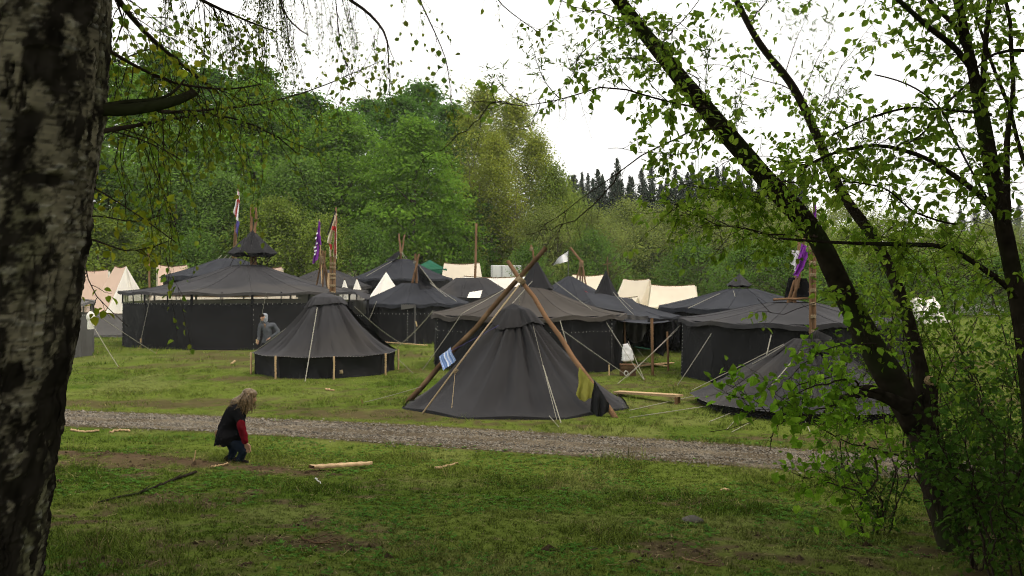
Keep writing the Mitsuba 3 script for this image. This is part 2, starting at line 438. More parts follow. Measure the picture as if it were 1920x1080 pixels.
def roof_surface(c, R, eave, ring_z, ring_r, n, rot, p, sag, seed):
    def fn(a, t):
        k, ph = poly_r(a, n, rot)
        k = 1 + (k - 1) * sstep(0.0, 0.5, t)
        r = ring_r + (R * k - ring_r) * t
        hang = np.sin(np.pi * ph) ** 2
        z = eave + (ring_z - eave) * (1 - t) ** p - sag * hang * (0.25 * np.sin(np.pi * t) + 0.75 * t ** 3)
        x, y = c[0] + r * np.cos(a), c[1] + r * np.sin(a)
        q = np.stack([x * 0.9, y * 0.9, a * 2.5], -1)
        # creases running from the crown to the eave, and a loose hem
        crease = meshkit.noise(np.stack([a * n * 1.1, t * 0.8, 0 * a + seed], -1), seed) - 0.5
        z = z + 0.07 * (meshkit.noise(q + seed, seed) - 0.5) * t + 0.05 * crease * np.sin(np.pi * np.clip(t, 0, 1)) ** 0.7
        return np.stack([x, y, z], -1)
    return fn


def wall_surface(c, R, top, n, rot, seed, foot=1.0, sink=0.03, bulge=0.05):
    def fn(a, t):                       # t: 0 at the top, 1 at the ground
        k, ph = poly_r(a, n, rot)
        r = R * k * (1 + (foot - 1) * t)
        fold = meshkit.noise(np.stack([a * n * 1.7, t * 1.2, 0 * a + seed], -1), seed) - 0.5
        fold2 = meshkit.noise(np.stack([a * n * 4.5 + t * 3, t * 0.9, 0 * a + seed + 9], -1), seed + 3) - 0.5
        r = r - bulge * np.sin(np.pi * ph) ** 2 * np.sin(np.pi * t) + 0.10 * fold * (0.3 + t) + 0.035 * fold2
        x, y = c[0] + r * np.cos(a), c[1] + r * np.sin(a)
        z = top + (terrain(x, y) - sink - top) * t
        return np.stack([x, y, z], -1)
    return fn


def panel(fn, a0, a1, t0, t1, na, nt):
    return sheet(lambda u, v: fn(a0 + (a1 - a0) * v, t0 + (t1 - t0) * u), nt, na)


def smoke_cap(key, c, apex, rim_z, rim_r, n=7, rot=0.2, mat='cloth_roof', seed=0, skirt=0.12, power=1.25):
    def fn(u, v):
        a = v * 2 * np.pi
        k, ph = poly_r(a, n, rot)
        t = np.clip(u / 0.85, 0, 1)
        r = rim_r * (0.03 + 0.97 * t) * k
        z = rim_z + (apex - rim_z) * (1 - t) ** power - 0.05 * np.sin(np.pi * ph) ** 2 * t
        s = np.clip((u - 0.85) / 0.15, 0, 1)
        z = z - skirt * s; r = r * (1 - 0.16 * s)
        r = r * (1 + 0.06 * (meshkit.noise(np.stack([a * 3, u * 3, a * 0 + seed], -1), seed) - 0.5))
        return np.stack([c[0] + r * np.cos(a), c[1] + r * np.sin(a), z], -1)
    return put(key, 'smoke_cap', sheet(fn, 15, 8 * n + 1), mat, smooth=35)


def jurte(name, label, cat_, c, R, eave, ring_z, ring_r=0.5, n=12, rot=0.13, p=1.35, sag=0.09, roof='cloth_roof', wall='cloth_wall', valance=0.16, window=0.0, seed=0,
          wall_in=0.97, step=2, group=None, skip=()):
    key = thing(name, label, cat_, group)
    w = 2 * np.pi / n
    fn = roof_surface(c, R, eave, ring_z, ring_r, n, rot, p, sag, seed)
    for k in range(0, n, step):
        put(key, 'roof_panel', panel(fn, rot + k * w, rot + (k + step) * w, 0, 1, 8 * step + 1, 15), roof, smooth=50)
    put(key, 'seam', cat([tube(fn(np.full(14, rot + k * w), np.linspace(0.02, 1, 14)) + [0, 0, 0.008], 0.005, 4) for k in range(n)]), roof, smooth=True, kind='stuff')
    if valance:
        def vf(u, v):
            a = v * 2 * np.pi
            q = fn(a, np.ones_like(a))
            _, ph = poly_r(a, n, rot)
            d = np.stack([np.cos(a), np.sin(a), 0 * a], -1)
            flap = meshkit.noise(np.stack([a * n * 1.6, u, 0 * a + seed], -1), seed + 2) - 0.5
            q = q + d * (0.012 + (0.05 * flap + 0.02) * u)[..., None]
            q[..., 2] -= valance * u * (0.85 + 0.3 * flap)
            return q
        put(key, 'valance', sheet(vf, 4, n * 10 + 1), roof, smooth=60)
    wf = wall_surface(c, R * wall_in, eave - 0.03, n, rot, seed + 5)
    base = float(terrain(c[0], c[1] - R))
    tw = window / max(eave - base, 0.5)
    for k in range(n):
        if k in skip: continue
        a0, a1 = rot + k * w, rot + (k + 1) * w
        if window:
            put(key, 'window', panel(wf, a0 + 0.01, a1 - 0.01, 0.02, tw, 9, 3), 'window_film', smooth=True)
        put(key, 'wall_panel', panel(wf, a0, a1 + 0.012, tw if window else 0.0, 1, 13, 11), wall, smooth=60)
    if window:
        for k in range(n):
            for s in (0.0, 0.5):
                a = rot + (k + s) * w
                q = wf(np.array([a, a]), np.array([0.0, tw]))
                put(key, 'window_post', beam(q[0] * [1, 1, 1] + [0, 0, 0.02], q[1] - [0, 0, 0.03], 0.09 if s == 0 else 0.035, 0.04, up=(math.cos(a), math.sin(a), 0)), wall)
    return key, fn, wf, tw


def knots(key, pts, r=0.02):
    """the white loops of the lacing between two sheets"""
    v0, f0 = np.array(trimesh.creation.icosphere(0, 1.0).vertices), np.array(trimesh.creation.icosphere(0, 1.0).faces)
    put(key, 'lacing', cat([(v0 * [r, r, r * 1.5] + q, f0) for q in pts]), 'white_dot', kind='stuff')


def out(fn, a, t, off):
    q = fn(np.atleast_1d(np.asarray(a, float)), np.atleast_1d(np.asarray(t, float)) + 0 * np.atleast_1d(np.asarray(a, float)))
    return q + off * np.stack([np.cos(a), np.sin(a), 0 * np.asarray(a)], -1).reshape(-1, 3)


def guy(key, a, dist, frm, r=0.011, mat='rope', peg=True):
    """a rope from a point of the tent to the ground, with its peg"""
    a = np.asarray(a, float); d = np.asarray(dist, float)
    e = on(d[0], d[1])
    put(key, 'guy_rope', rope(a, e + [0, 0, 0.03], r), mat, smooth=True)
    if peg:
        t = norm((e - a) * [1, 1, 0])
        put(key, 'tent_peg', pole(e - [0, 0, 0.08], e + [0, 0, 0.09] + 0.06 * t, 0.012, 0.012, 5, 2), 'pole_wood')


def lashing(key, a, b, r, turns=6, mat='rope', name='lashing'):
    t = np.linspace(0, 1, turns * 8)
    ax = norm(np.asarray(b) - a); s = norm(np.cross(ax, [0.3, 0.9, 0.1])); u = np.cross(ax, s)
    p = np.asarray(a) + (np.asarray(b) - a) * t[:, None] + r * (np.cos(t * turns * 6.283)[:, None] * s + np.sin(t * turns * 6.283)[:, None] * u)
    put(key, name, tube(p, 0.012, 4), mat, smooth=True)


def px_pole(key, a, b, d, r, r1=None, d2=None, mat='pole_wood', name='pole', seed=0):
    return put(key, name, pole(P(*a, d), P(*b, d2 or d), r, r1, 8, 6, 0.012, seed), mat, smooth=True)


FRONT = -np.pi / 2
def near_angle(n, rot, k):
    """the k-th corner angle counted from the one that faces the camera"""
    w = 2 * np.pi / n
    return rot + w * (round((FRONT - rot) / w) + k)


BT = 'black tent'
# -- T1 the big round tent on the left, with a band of windows
c1 = (X(464, 39), 39.0)
t1, r1, w1, tw1 = jurte('round_tent', 'largest black round tent with a window band under its roof and a pointed smoke cap', BT, c1, 5.25, 2.25, Z(497, 39), 0.62, n=14, rot=0.1, p=1.6, window=0.42, seed=1, valance=0.12)
for s in (-1, 1):
    px_pole(t1, (475 + 3 * s, 500), (475 + 4 * s, 389), 39, 0.07, 0.055, seed=s + 2)
smoke_cap(t1, (X(474, 39), 39), Z(432, 39), Z(474, 39), 1.08, n=6, rot=0.25, seed=3, skirt=0.14, power=1.08, mat='cloth_wall')
for a in (0.4, 2.2, 3.6, 5.2):
    q = np.array([X(474, 39) + 0.8 * math.cos(a), 39 + 0.8 * math.sin(a), Z(484, 39)])
    put(t1, 'cap_line', rope(q, [c1[0] + 0.75 * math.cos(a), c1[1] + 0.75 * math.sin(a), Z(499, 39)], 0.02), 'cloth_wall')
put(t1, 'cap_rope', rope(P(478, 395, 38.8), P(466, 499, 38.2), 0.022), 'cloth_wall')
an = np.linspace(FRONT - 1.35, FRONT + 1.1, 64)
ks = [q for q in out(w1, an, tw1 + 0.012, 0.03)]
for kk in (-2, 1):
    a = near_angle(14, 0.1, kk); ks += [q for q in out(w1, np.full(9, a + 0.01), np.linspace(0.3, 0.97, 9), 0.03)]
knots(t1, ks, 0.015)
for kk in (-1, 1):
    a = near_angle(14, 0.1, kk) + 0.1; e = out(r1, a, 1.0, 0.02)[0]
    put(t1, 'tie_rope', rope(e, on(e[0] - 0.3, e[1] - 0.25) + [0, 0, 0.35], 0.008), 'rope')
    put(t1, 'toggle', pole(on(e[0] - 0.3, e[1] - 0.25) + [0, 0, 0.27], on(e[0] - 0.3, e[1] - 0.25) + [0, 0, 0.42], 0.03, 0.03), 'pale_wood')
# small annex with its own window at the right end of T1
ax = thing('annex_tent', 'small black annex with a pale window behind the low tent', BT)
def annex(u, v):
    a, b = P(640, 545, 38.4), P(692, 560, 36.9)
    q = a + (b - a) * v[..., None]
    q[..., 1] += 0.5 - u * 0.6; q[..., 2] += 0.16 - 0.16 * u - 0.05 * np.sin(v * 9) * u
    return q
put(ax, 'roof_panel', sheet(annex, 8, 16), 'cloth_roof', smooth=True)
for (x0, x1, y0, y1, m) in ((640, 692, 590, 646, 'cloth_wall'), (640, 660, 562, 590, 'cloth_wall'), (688, 692, 562, 590, 'cloth_wall'), (661, 687, 564, 589, 'window_film')):
    def wl(u, v):
        px, py = x0 + (x1 - x0) * v, y0 + (y1 - y0) * u
        d = 38.3 - (px - 640) / 52 * 1.3
        q = np.stack([X(px, d), d, Z(py, d)], -1)
        q[..., 1] += 0.05 * np.sin(px * 0.5)
        q[..., 2] = np.where(py > 644, terrain(q[..., 0], q[..., 1]) - 0.03, q[..., 2])
        return q
    put(ax, 'window' if m == 'window_film' else 'wall_panel', sheet(wl, 6, 10), m, smooth=True)
knots(ax, [P(662 + 4 * i, 592, 37.2) for i in range(7)], 0.016)

# -- T2 dark roof behind T1
t2, r2, w2, _ = jurte('dark_round_tent', 'blue-black round tent whose slanting roof shows behind the largest tent', BT, (X(430, 50), 50.0), 3.7, Z(517, 50), Z(485, 50), 0.6, roof='cloth_blue', p=1.2, seed=11, sag=0.12, valance=0.3)
for px in (408, 418, 428):
    put(t2, 'cap_line', rope(P(px, 486, 49.6), P(px + 8, 478, 49.8), 0.02), 'rope')

# -- T5 behind, between the flags
t5, r5, w5, _ = jurte('flat_round_tent', 'flat-topped black round tent behind the tripod of flag poles', BT, (X(612, 54), 54.0), 3.1, Z(535, 54), Z(506, 54), 0.55, p=1.1, seed=17, valance=0.22)
px_pole(t5, (668, 535), (690, 560), 51.0, 0.04)
# -- T6 behind with tall twin poles
t6, r6, w6, _ = jurte('wide_dark_tent', 'wide blue-black round tent at the back with two crossed poles at its top', BT, (X(752, 56), 56.0), 3.25, Z(522, 56), Z(486, 56), 0.55, roof='cloth_blue', p=1.25, seed=19, valance=0.15)
px_pole(t6, (752, 488), (748, 438), 56, 0.075, 0.06); px_pole(t6, (750, 488), (759, 440), 56, 0.07, 0.05)
hood = lambda A, B, C, D: (lambda u, v: (np.asarray(A)[None, None] * ((1 - u) * (1 - v))[..., None] + np.asarray(B) * ((1 - u) * v)[..., None] + np.asarray(C) * (u * (1 - v))[..., None] + np.asarray(D) * (u * v)[..., None]) + np.stack([0 * u, 0.25 * np.sin(np.pi * u) * np.sin(np.pi * v), -0.18 * np.sin(np.pi * u) * np.sin(np.pi * v)], -1))
put(t6, 'smoke_hood', sheet(hood(P(747, 470, 56), P(751, 476, 55.2), P(722, 489, 56.3), P(738, 489, 54.9)), 9, 9), 'cloth_wall', smooth=True)
for q in ((758, 486), (763, 486), (744, 487)): put(t6, 'cap_line', rope(P(752, 470, 56), P(*q, 55.6), 0.016), 'rope')
put(t6, 'guy_rope', rope(P(735, 490, 54.5), P(686, 518, 53.5), 0.018, 0.0), 'rope')
# -- T7 roof between
t7, r7, w7, _ = jurte('grey_round_tent', 'grey-black round tent with a flat top in front of the tall single pole', BT, (X(884, 44), 44.0), 2.25, Z(556, 44), Z(521, 44), 0.75, roof='cloth_roof', p=1.05, seed=23, n=10)
put(t7, 'roof_patch', sheet(lambda u, v: P(880, 548, 41.9) + np.stack([0.62 * (v - 0.15 * u), -0.35 * u, -0.26 * u + 0.1 * v * (1 - u)], -1), 5, 5), 'white_canvas', smooth=True)
# -- T4 middle
c4 = (X(774, 40), 40.0)
t4, r4, w4, tw4 = jurte('middle_round_tent', 'black round tent with twin poles and a twisted hood, behind the low tent', BT, c4, 2.55, 1.72, Z(531, 40), 0.5, roof='cloth_blue', p=1.15, seed=29, n=12, rot=0.02)
px_pole(t4, (781, 532), (779, 476), 40, 0.065, 0.05); px_pole(t4, (773, 531), (786, 476), 39.9, 0.055, 0.045)
lashing(t4, P(779, 494, 40), P(780, 489, 40), 0.11, 4)
put(t4, 'smoke_hood', sheet(hood(P(783, 498, 40), P(787, 500, 39.2), P(787, 543, 39.0), P(817, 538, 39.6)), 11, 11), 'cloth_wall', smooth=True)
put(t4, 'hood_edge', rope(P(787, 500, 39.3), P(817, 538, 39.5), 0.03), 'rope')
for q in ((856, 565), (838, 557)): put(t4, 'guy_rope', rope(P(806, 530, 39.2), P(*q, 38.0), 0.014, 0.01), 'rope')
ks = list(out(w4, np.linspace(FRONT - 1.2, FRONT + 0.9, 30), 0.24, 0.03))
a = near_angle(12, 0.02, 0); ks += list(out(w4, np.full(14, a), np.linspace(0.1, 0.95, 14), 0.03))
knots(t4, ks, 0.014)
for px, b in ((778, 640), ): put(t4, 'tent_pole', pole(P(px, 572, 37.35), on(X(px, 37.3), 37.3), 0.03), 'cloth_grey')
put(t4, 'toggle', pole(P(779, 602, 37.2), P(782, 612, 37.2), 0.03), 'pale_wood')
put(t4, 'tie_rope', rope(P(706, 565, 37.9), P(692, 600, 37.6), 0.014), 'rope'); put(t4, 'toggle', pole(P(691, 597, 37.6), P(691, 604, 37.6), 0.03), 'pale_wood')
put(t4, 'window', sheet(lambda u, v: P(752, 571, 37.42) + np.stack([0.62 * v, 0 * u, -0.22 * u * (1 - 0.4 * v)], -1), 3, 3), 'cloth_grey')

# -- T8 centre
c8 = (X(990, 28), 28.0)
t8, r8, w8, _ = jurte('brown_round_tent', 'faded brown-black round tent in the centre with a steep black smoke cap', BT, c8, 3.1, 1.66, Z(538, 28), 0.55, roof='cloth_brown', p=1.5, seed=37, rot=-0.12, sag=0.11, valance=0.14)
smoke_cap(t8, (X(1005, 28), 28), Z(487, 28), Z(540, 28), 0.62, n=6, rot=0.3, seed=5, skirt=0.12, mat='cloth_wall', power=1.1)
px_pole(t8, (1002, 490), (996, 459), 28, 0.035, 0.03, mat='pole_wood'); lashing(t8, P(996, 470, 28), P(997, 463, 28), 0.05, 5, 'tan_rope')
ks = []
for kk in (-2, 2):
    a = near_angle(12, -0.12, kk); ks += list(out(w8, np.full(14, a + 0.015), np.linspace(0.08, 0.96, 14), 0.03))
ks += list(out(w8, np.linspace(FRONT + 0.2, FRONT + 0.95, 16), 0.27, 0.03)) + list(out(w8, np.linspace(FRONT - 1.5, FRONT - 0.5, 14), 0.28, 0.03))
knots(t8, ks, 0.011)
for q, dd, g in (((1180, 600), 26.6, (1120, 0)), ):
    pass
def eave8(px, py): return P(px, py, 25.6)
guy(t8, P(812, 583, 27.4), ground(745, 652)[:2], None, 0.022)
guy(t8, P(1133, 598, 26.2), ground(1208, 715)[:2], None, 0.013)
put(t8, 'guy_rope', rope(P(1040, 528, 27.6), P(1133, 598, 26.2), 0.012, 0.01), 'rope', smooth=True)
put(t8, 'guy_rope', rope(P(998, 527, 27.5), P(958, 572, 25.6), 0.014, 0.0), 'rope', smooth=True)
put(t8, 'guy_rope', rope(P(1050, 601, 24.85), P(1064, 650, 24.6), 0.02, 0.0), 'rope', smooth=True)
guy(t8, P(866, 588, 25.7), ground(792, 696)[:2], None, 0.016)
put(t8, 'guy_rope', rope(P(945, 543, 27.0), P(866, 588, 25.7), 0.014, 0.01), 'rope', smooth=True)
put(t8, 'tie_rope', rope(P(1052, 617, 24.7), P(1170, 700, 24.0), 0.010, 0.02), 'rope', smooth=True)
put(t8, 'toggle', pole(P(1142, 684, 24.4), P(1142, 704, 24.4), 0.022), 'pale_wood')

# -- T10/T11 dark tents behind the centre right
t10, r10, w10, _ = jurte('peaked_tent', 'small black tent with a sharp peak behind the brown round tent', BT, (X(1068, 44), 44.0), 2.2, Z(562, 44), Z(518, 44), 0.12, roof='cloth_blue', p=1.0, seed=41, n=8)
c11 = (X(1140, 33), 33.0)
t11, r11, w11, _ = jurte('hooded_tent', 'black round tent with a tall closed pointed hood, right of the brown round tent', BT, c11, 2.7, 1.42, Z(558, 33), 0.45, roof='cloth_blue', p=1.3, seed=43, skip=(8, 9, 10, 11))
smoke_cap(t11, (X(1136, 33), 33), Z(507, 33), Z(553, 33), 0.52, n=5, rot=0.1, seed=8, skirt=0.35, mat='cloth_wall', power=1.15)
px_pole(t11, (1140, 560), (1139, 481), 33, 0.03, 0.02, mat='dark_pole'); px_pole(t11, (1131, 497), (1147, 493), 33, 0.012)
put(t11, 'red_line', rope(P(1095, 545, 31.5), P(1150, 572, 31), 0.008), 'red_cloth')
for q in ((1160, 555, 1220, 607), (1150, 548, 1188, 590)): put(t11, 'guy_rope', rope(P(q[0], q[1], 32), P(q[2], q[3], 29.5), 0.012, 0.03), 'rope')

# -- T12 back right
t12, r12, w12, _ = jurte('back_right_tent', 'dark grey-blue round tent with a small flat smoke cap, before the bushes at the right', BT, (X(1390, 34.5), 34.5), 3.25, Z(574, 34.5), Z(541, 34.5), 0.5, roof='cloth_blue', p=1.2, seed=47, valance=0.2)
smoke_cap(t12, (X(1386, 34.5), 34.5), Z(513, 34.5), Z(534, 34.5), 0.52, n=6, rot=0.5, seed=9, skirt=0.05, mat='cloth_roof', power=1.1)
for px in (1372, 1388, 1402): put(t12, 'cap_pole', pole(P(px, 545, 34.4), P(px, 530, 34.4), 0.025), 'dark_pole')
for a, b in (((1375, 545), (1385, 580)), ((1400, 545), (1445, 575)), ((1350, 550), (1290, 578))): put(t12, 'guy_rope', rope(P(*a, 33.8), P(*b, 31.8), 0.012, 0.0), 'rope')

# -- T13 right
c13 = (X(1485, 24.8), 24.8)
t13, r13, w13, _ = jurte('right_round_tent', 'black round tent at the right with poles and a purple banner at its top', BT, c13, 3.2, 1.60, Z(567, 24.8), 0.6, roof='cloth_roof', p=1.35, seed=53, rot=0.05, valance=0.14)
put(t13, 'smoke_hood', sheet(hood(P(1478, 520, 24.9), P(1512, 522, 24.4), P(1470, 560, 25.2), P(1532, 562, 24.2)), 11, 11), 'cloth_wall', smooth=True)
px_pole(t13, (1478, 568), (1506, 470), 24.8, 0.05, 0.04); px_pole(t13, (1490, 568), (1500, 440), 24.7, 0.045, 0.035); px_pole(t13, (1484, 566), (1500, 520), 24.6, 0.04)
px_pole(t13, (1450, 562), (1520, 559), 24.5, 0.035, name='cross_bar')
guy(t13, P(1334, 625, 22.2), ground(1270, 725)[:2], None, 0.014)
put(t13, 'guy_rope', rope(P(1446, 628, 21.7), P(1434, 680, 21.3), 0.02, 0), 'rope')
put(t13, 'guy_rope', rope(P(1470, 645, 21.4), np.array([*ground(1296, 735)[:2], 0.03]), 0.012, 0), 'rope')
a = near_angle(12, 0.05, -3)
knots(t13, list(out(w13, np.full(16, a + 0.02), np.linspace(0.05, 0.97, 16), 0.03)), 0.011)

# -- T15 far left, cut by the birch
c15 = (X(18, 31), 31.0)
t15, r15, w15, tw15 = jurte('left_round_tent', 'grey-black round tent with a window band half hidden by the birch trunk', BT, c15, 2.78, 1.95, Z(540, 31), 0.5, roof='cloth_grey', wall='cloth_grey', window=0.42, seed=59, valance=0.1)
knots(t15, list(out(w15, np.linspace(-1.4, 0.3, 40), tw15 + 0.02, 0.02)), 0.016)
guy(t15, P(172, 606, 28.9), ground(222, 690)[:2], None, 0.014)
guy(t15, P(168, 580, 29.2), ground(292, 664)[:2], None, 0.012)

# ------------------------------------------------------------------ cone tents
def kohte(name, label, c, R, top, n=8, rot=0.2, p=1.25, hole=0.25, wall_h=0.0, roof='cloth_roof', seed=0, squash=1.0, cover=True, flare=None):
    key = thing(name, label, BT)
    w = 2 * np.pi / n
    low = float(terrain(c[0], c[1] - R)) + wall_h

    def fn(a, t):
        k, ph = poly_r(a, n, rot)
        r = hole + (R * k - hole) * t
        x, y = c[0] + r * np.cos(a), c[1] + r * np.sin(a) * squash
        foot = terrain(x, y) * (wall_h == 0) + (wall_h > 0) * low
        z = foot + (top - foot) * (1 - t) ** p
        hang = np.sin(np.pi * ph) ** 2
        z = z + (0.10 if wall_h == 0 else -0.03) * hang * t ** 6 * (0.3 if wall_h == 0 else 1)
        crease = meshkit.noise(np.stack([a * n * 1.2, t * 0.7, 0 * a + seed], -1), seed) - 0.5
        crease2 = 1.5 * np.maximum(0, meshkit.noise(np.stack([a * n * 2.0 + t, t * 1.0, 0 * a + seed + 4], -1), seed + 1) - 0.62)
        inward = (0.16 * crease - 0.35 * crease2 - 0.07 * hang) * np.sin(np.pi * np.clip(t, 0, 1)) ** 0.6
        return np.stack([x + inward * np.cos(a), y + inward * np.sin(a), z + 0.3 * inward], -1)
    for k in range(0, n, 2):
        put(key, 'roof_panel', panel(fn, rot + k * w, rot + (k + 2) * w, 0, 1, 33, 26), roof, smooth=50)
    if wall_h:
        wf = wall_surface(c, R * 0.965, low - 0.01, n, rot, seed + 3, foot=0.97, bulge=0.10)
        for k in range(n):
            put(key, 'wall_panel', panel(wf, rot + k * w, rot + (k + 1) * w + 0.01, 0, 1, 15, 7), 'cloth_wall', smooth=60)
    else:
        # dark sod cloth along the foot
        def hem(u, v):
            a = v * 2 * np.pi
            q = fn(a, np.ones_like(a))
            q = q + np.stack([0.04 * u * np.cos(a), 0.04 * u * np.sin(a), 0.035 * (1 - u)], -1)
            q[..., 2] = np.where(u > 0.5, terrain(q[..., 0], q[..., 1]) - 0.01, q[..., 2])
            return q
        put(key, 'foot_hem', sheet(hem, 4, n * 12 + 1), 'cloth_wall', smooth=60)
    if cover:
        # a cloth thrown over the smoke hole: a low cone with an uneven, drooping rim
        def cv(u, v):
            a = v * 2 * np.pi
            k, ph = poly_r(a, n, rot)
            rag = meshkit.noise(np.stack([np.cos(a) * 1.1 + 5, np.sin(a) * 1.1 + 5, 0 * a + seed], -1), seed)
            w_ = np.clip((u - 0.4) / 0.6, 0, 1)
            q = fn(a, 0.01 + (0.05 + 0.15 * rag) * w_)
            lift = 0.03 + 0.06 * w_ * (1 - w_) + 0.05 * w_ * np.abs(np.sin(np.pi * ph)) * meshkit.noise(np.stack([a * 4, u, 0 * a], -1), seed + 7)
            q = q + np.stack([lift * np.cos(a), lift * np.sin(a), 0.035 + 0 * a], -1)
            e = np.clip(u / 0.4, 0, 1)[..., None]
            ap = np.array([c[0] - 0.08, c[1], top + 0.13])
            q = np.where(u[..., None] < 0.4, ap + (fn(a, 0 * a + 0.01) + np.stack([0.03 * np.cos(a), 0.03 * np.sin(a), 0.035 + 0 * a], -1) - ap) * e, q)
            return q
        put(key, 'smoke_cover', sheet(cv, 16, n * 8 + 1), roof, smooth=45)
    return key, fn, low


# -- T3 low tent with stakes
c3 = (X(612, 25.6), 25.6)
t3, f3, low3 = kohte('low_tent', 'low black tent with short side walls held by wooden stakes, beside the hooded person', c3, 2.06, Z(557, 25.6), wall_h=0.60, rot=0.30, p=1.38, hole=0.36, seed=61)
for k in range(8):
    a = 0.30 + k * np.pi / 4
    q = f3(np.array([a]), np.array([1.0]))[0]
    if math.sin(a) < 0.3:
        o = on(q[0], q[1])
        put(t3, 'stake', pole([q[0] + .03 * math.cos(a), q[1] + .03 * math.sin(a), q[2] + 0.02], [q[0] + .03 * math.cos(a), q[1] + .03 * math.sin(a), o[2] - 0.05], 0.03, 0.027, 7, 4, 0.004, k), 'pale_wood', smooth=True)
ed = np.linspace(0, 2 * np.pi, 130)
knots(t3, list(out(f3, ed, 0.995, 0.02)), 0.006)
put(t3, 'guy_rope', rope(f3(np.array([FRONT - 0.22]), np.array([0.17]))[0] + [0, -0.06, 0.08], on(X(572, 22.9), 22.9) + [0, 0, 0.02], 0.016, 0.0), 'rope')
put(t3, 'guy_rope', rope(P(528, 663, 24.6), np.array([*ground(474, 682)[:2], 0.03]), 0.014, 0.0), 'rope')
guy(t3, P(665, 575, 25.2), ground(745, 648)[:2] + [0.3, 0], None, 0.012)
put(t3, 'guy_rope', rope(P(745, 672, 25.0), np.array([*ground(775, 700)[:2], 0.02]), 0.012, 0.0), 'rope')
for a, b in (((590, 570), (466, 668)), ): guy(t3, P(*a, 25.2), ground(*b)[:2], None, 0.013)
lashing(t3, P(640, 694, 23.35), P(640, 701, 23.35), 0.04, 3, 'tan_rope')

# -- T9 front cone tent
c9 = (X(968, 19.2) , 19.2)
t9, f9, low9 = kohte('cone_tent', 'dark grey cone tent nearest the camera, between two crossed wooden poles', c9, 2.52, Z(580, 19.2), rot=0.36, p=1.32, hole=0.24, seed=67)
ks = list(out(f9, np.linspace(FRONT - 1.2, FRONT + 1.5, 30), 0.985, 0.01))
knots(t9, ks, 0.005)
put(t9, 'guy_rope', rope(P(1000, 612, 18.5), P(1018, 685, 17.9), 0.006, 0.0), 'rope')
put(t9, 'guy_rope', rope(P(1018, 685, 17.7), np.array([*ground(1052, 796)[:2], 0.02]), 0.014, 0.0), 'rope'); put(t9, 'guy_rope', rope(P(1018, 685, 17.7), np.array([*ground(1044, 790)[:2], 0.02]), 0.009, 0.0), 'rope')
put(t9, 'guy_rope', rope(P(1030, 780, 16.95), np.array([*ground(1048, 803)[:2], 0.02]), 0.010, 0.0), 'rope')

# crossed poles over T9: their feet stand left and right of the tent, the crossing hangs above its top
pf = thing('crossed_poles', 'two long crossed wooden poles leaning over the nearest cone tent', 'poles')
pa0, pa1 = on(X(757, 19.4), 19.4), P(1024, 464, 18.9)
pb0, pb1 = on(X(1160, 17.0), 17.0), P(952, 490, 19.3)
put(pf, 'pole', pole(pa0 - [0, 0, 0.1], pa1, 0.062, 0.05, 9, 9, 0.012, 3), 'dark_pole', smooth=True)
put(pf, 'pole', pole(pb0 - [0, 0, 0.1], pb1, 0.058, 0.045, 9, 9, 0.012, 4), 'pole_wood', smooth=True)
lashing(pf, P(973, 530, 18.9), P(980, 522, 18.9), 0.10, 5, 'tan_rope')
put(pf, 'hanging_rope', rope(P(976, 535, 18.9), P(974, 572, 19.0), 0.008), 'rope')
put(pf, 'prop_rope', tube(smooth_path([P(973, 535, 18.8), P(855, 690, 17.6), np.array([*ground(792, 778)[:2], 0.02])], 12), 0.018, 6), 'tan_rope', smooth=True)
lashing(pf, P(857, 692, 17.6), P(851, 700, 17.6), 0.03, 3, 'tan_rope')
put(pf, 'loose_rope', rope(P(853, 700, 17.6), P(847, 765, 17.0), 0.009, 0.05), 'tan_rope')
for a, b, m in (((850, 657), (1012, 585), 'blue'), ):
    put(pf, 'wash_line', rope(P(842, 660, 18.9), P(935, 610, 18.7), 0.006, 0.02), 'blue_cloth')
guy(pf, P(790, 725, 19.2), ground(683, 757)[:2], None, 0.010)

# -- T14 right cone tent behind the branches
c14 = (X(1513, 18.6), 18.6)
t14, f14, low14 = kohte('leafy_cone_tent', 'black cone tent at the right, partly hidden by the overhanging leaves', c14, 2.45, Z(634, 18.6), rot=0.45, p=1.22, hole=0.25, wall_h=0.22, seed=71, cover=False)
put(t14, 'smoke_hood', sheet(hood(P(1530, 618, 18.6), P(1560, 632, 18.2), P(1482, 655, 18.3), P(1562, 662, 17.9)), 11, 11), 'cloth_roof', smooth=True)
put(t14, 'stuffed_bag', (np.array(trimesh.creation.icosphere(2, 0.05).vertices) * [1.1, 0.8, 1.2] + P(1503, 664, 17.9), np.array(trimesh.creation.icosphere(2, 0.09).faces)), 'rust_cloth', smooth=True, label='small rust red bundle under the smoke hood')
ks = list(out(f14, np.linspace(np.pi + 0.1, np.pi + 1.9, 34), 0.99, 0.02)); knots(t14, ks, 0.006)
put(t14, 'guy_rope', rope(P(1500, 660, 17.7), P(1447, 722, 16.9), 0.016, 0), 'rope')
put(t14, 'guy_rope', rope(P(1300, 745, 19.9), P(1470, 648, 18.4), 0.012, 0.02), 'rope')
for a, b in (((1380, 780), (1330, 792)), ((1392, 782), (1362, 808)), ((1436, 786), (1372, 812)), ((1342, 768), (1180, 784)), ((1306, 750), (1180, 770)), ((1510, 800), (1520, 816))):
    put(t14, 'guy_rope', rope(P(*a, ground(*a)[1] + 0.25) + [0, 0, 0.1], np.array([*ground(*b)[:2], 0.02]), 0.010, 0), 'rope')

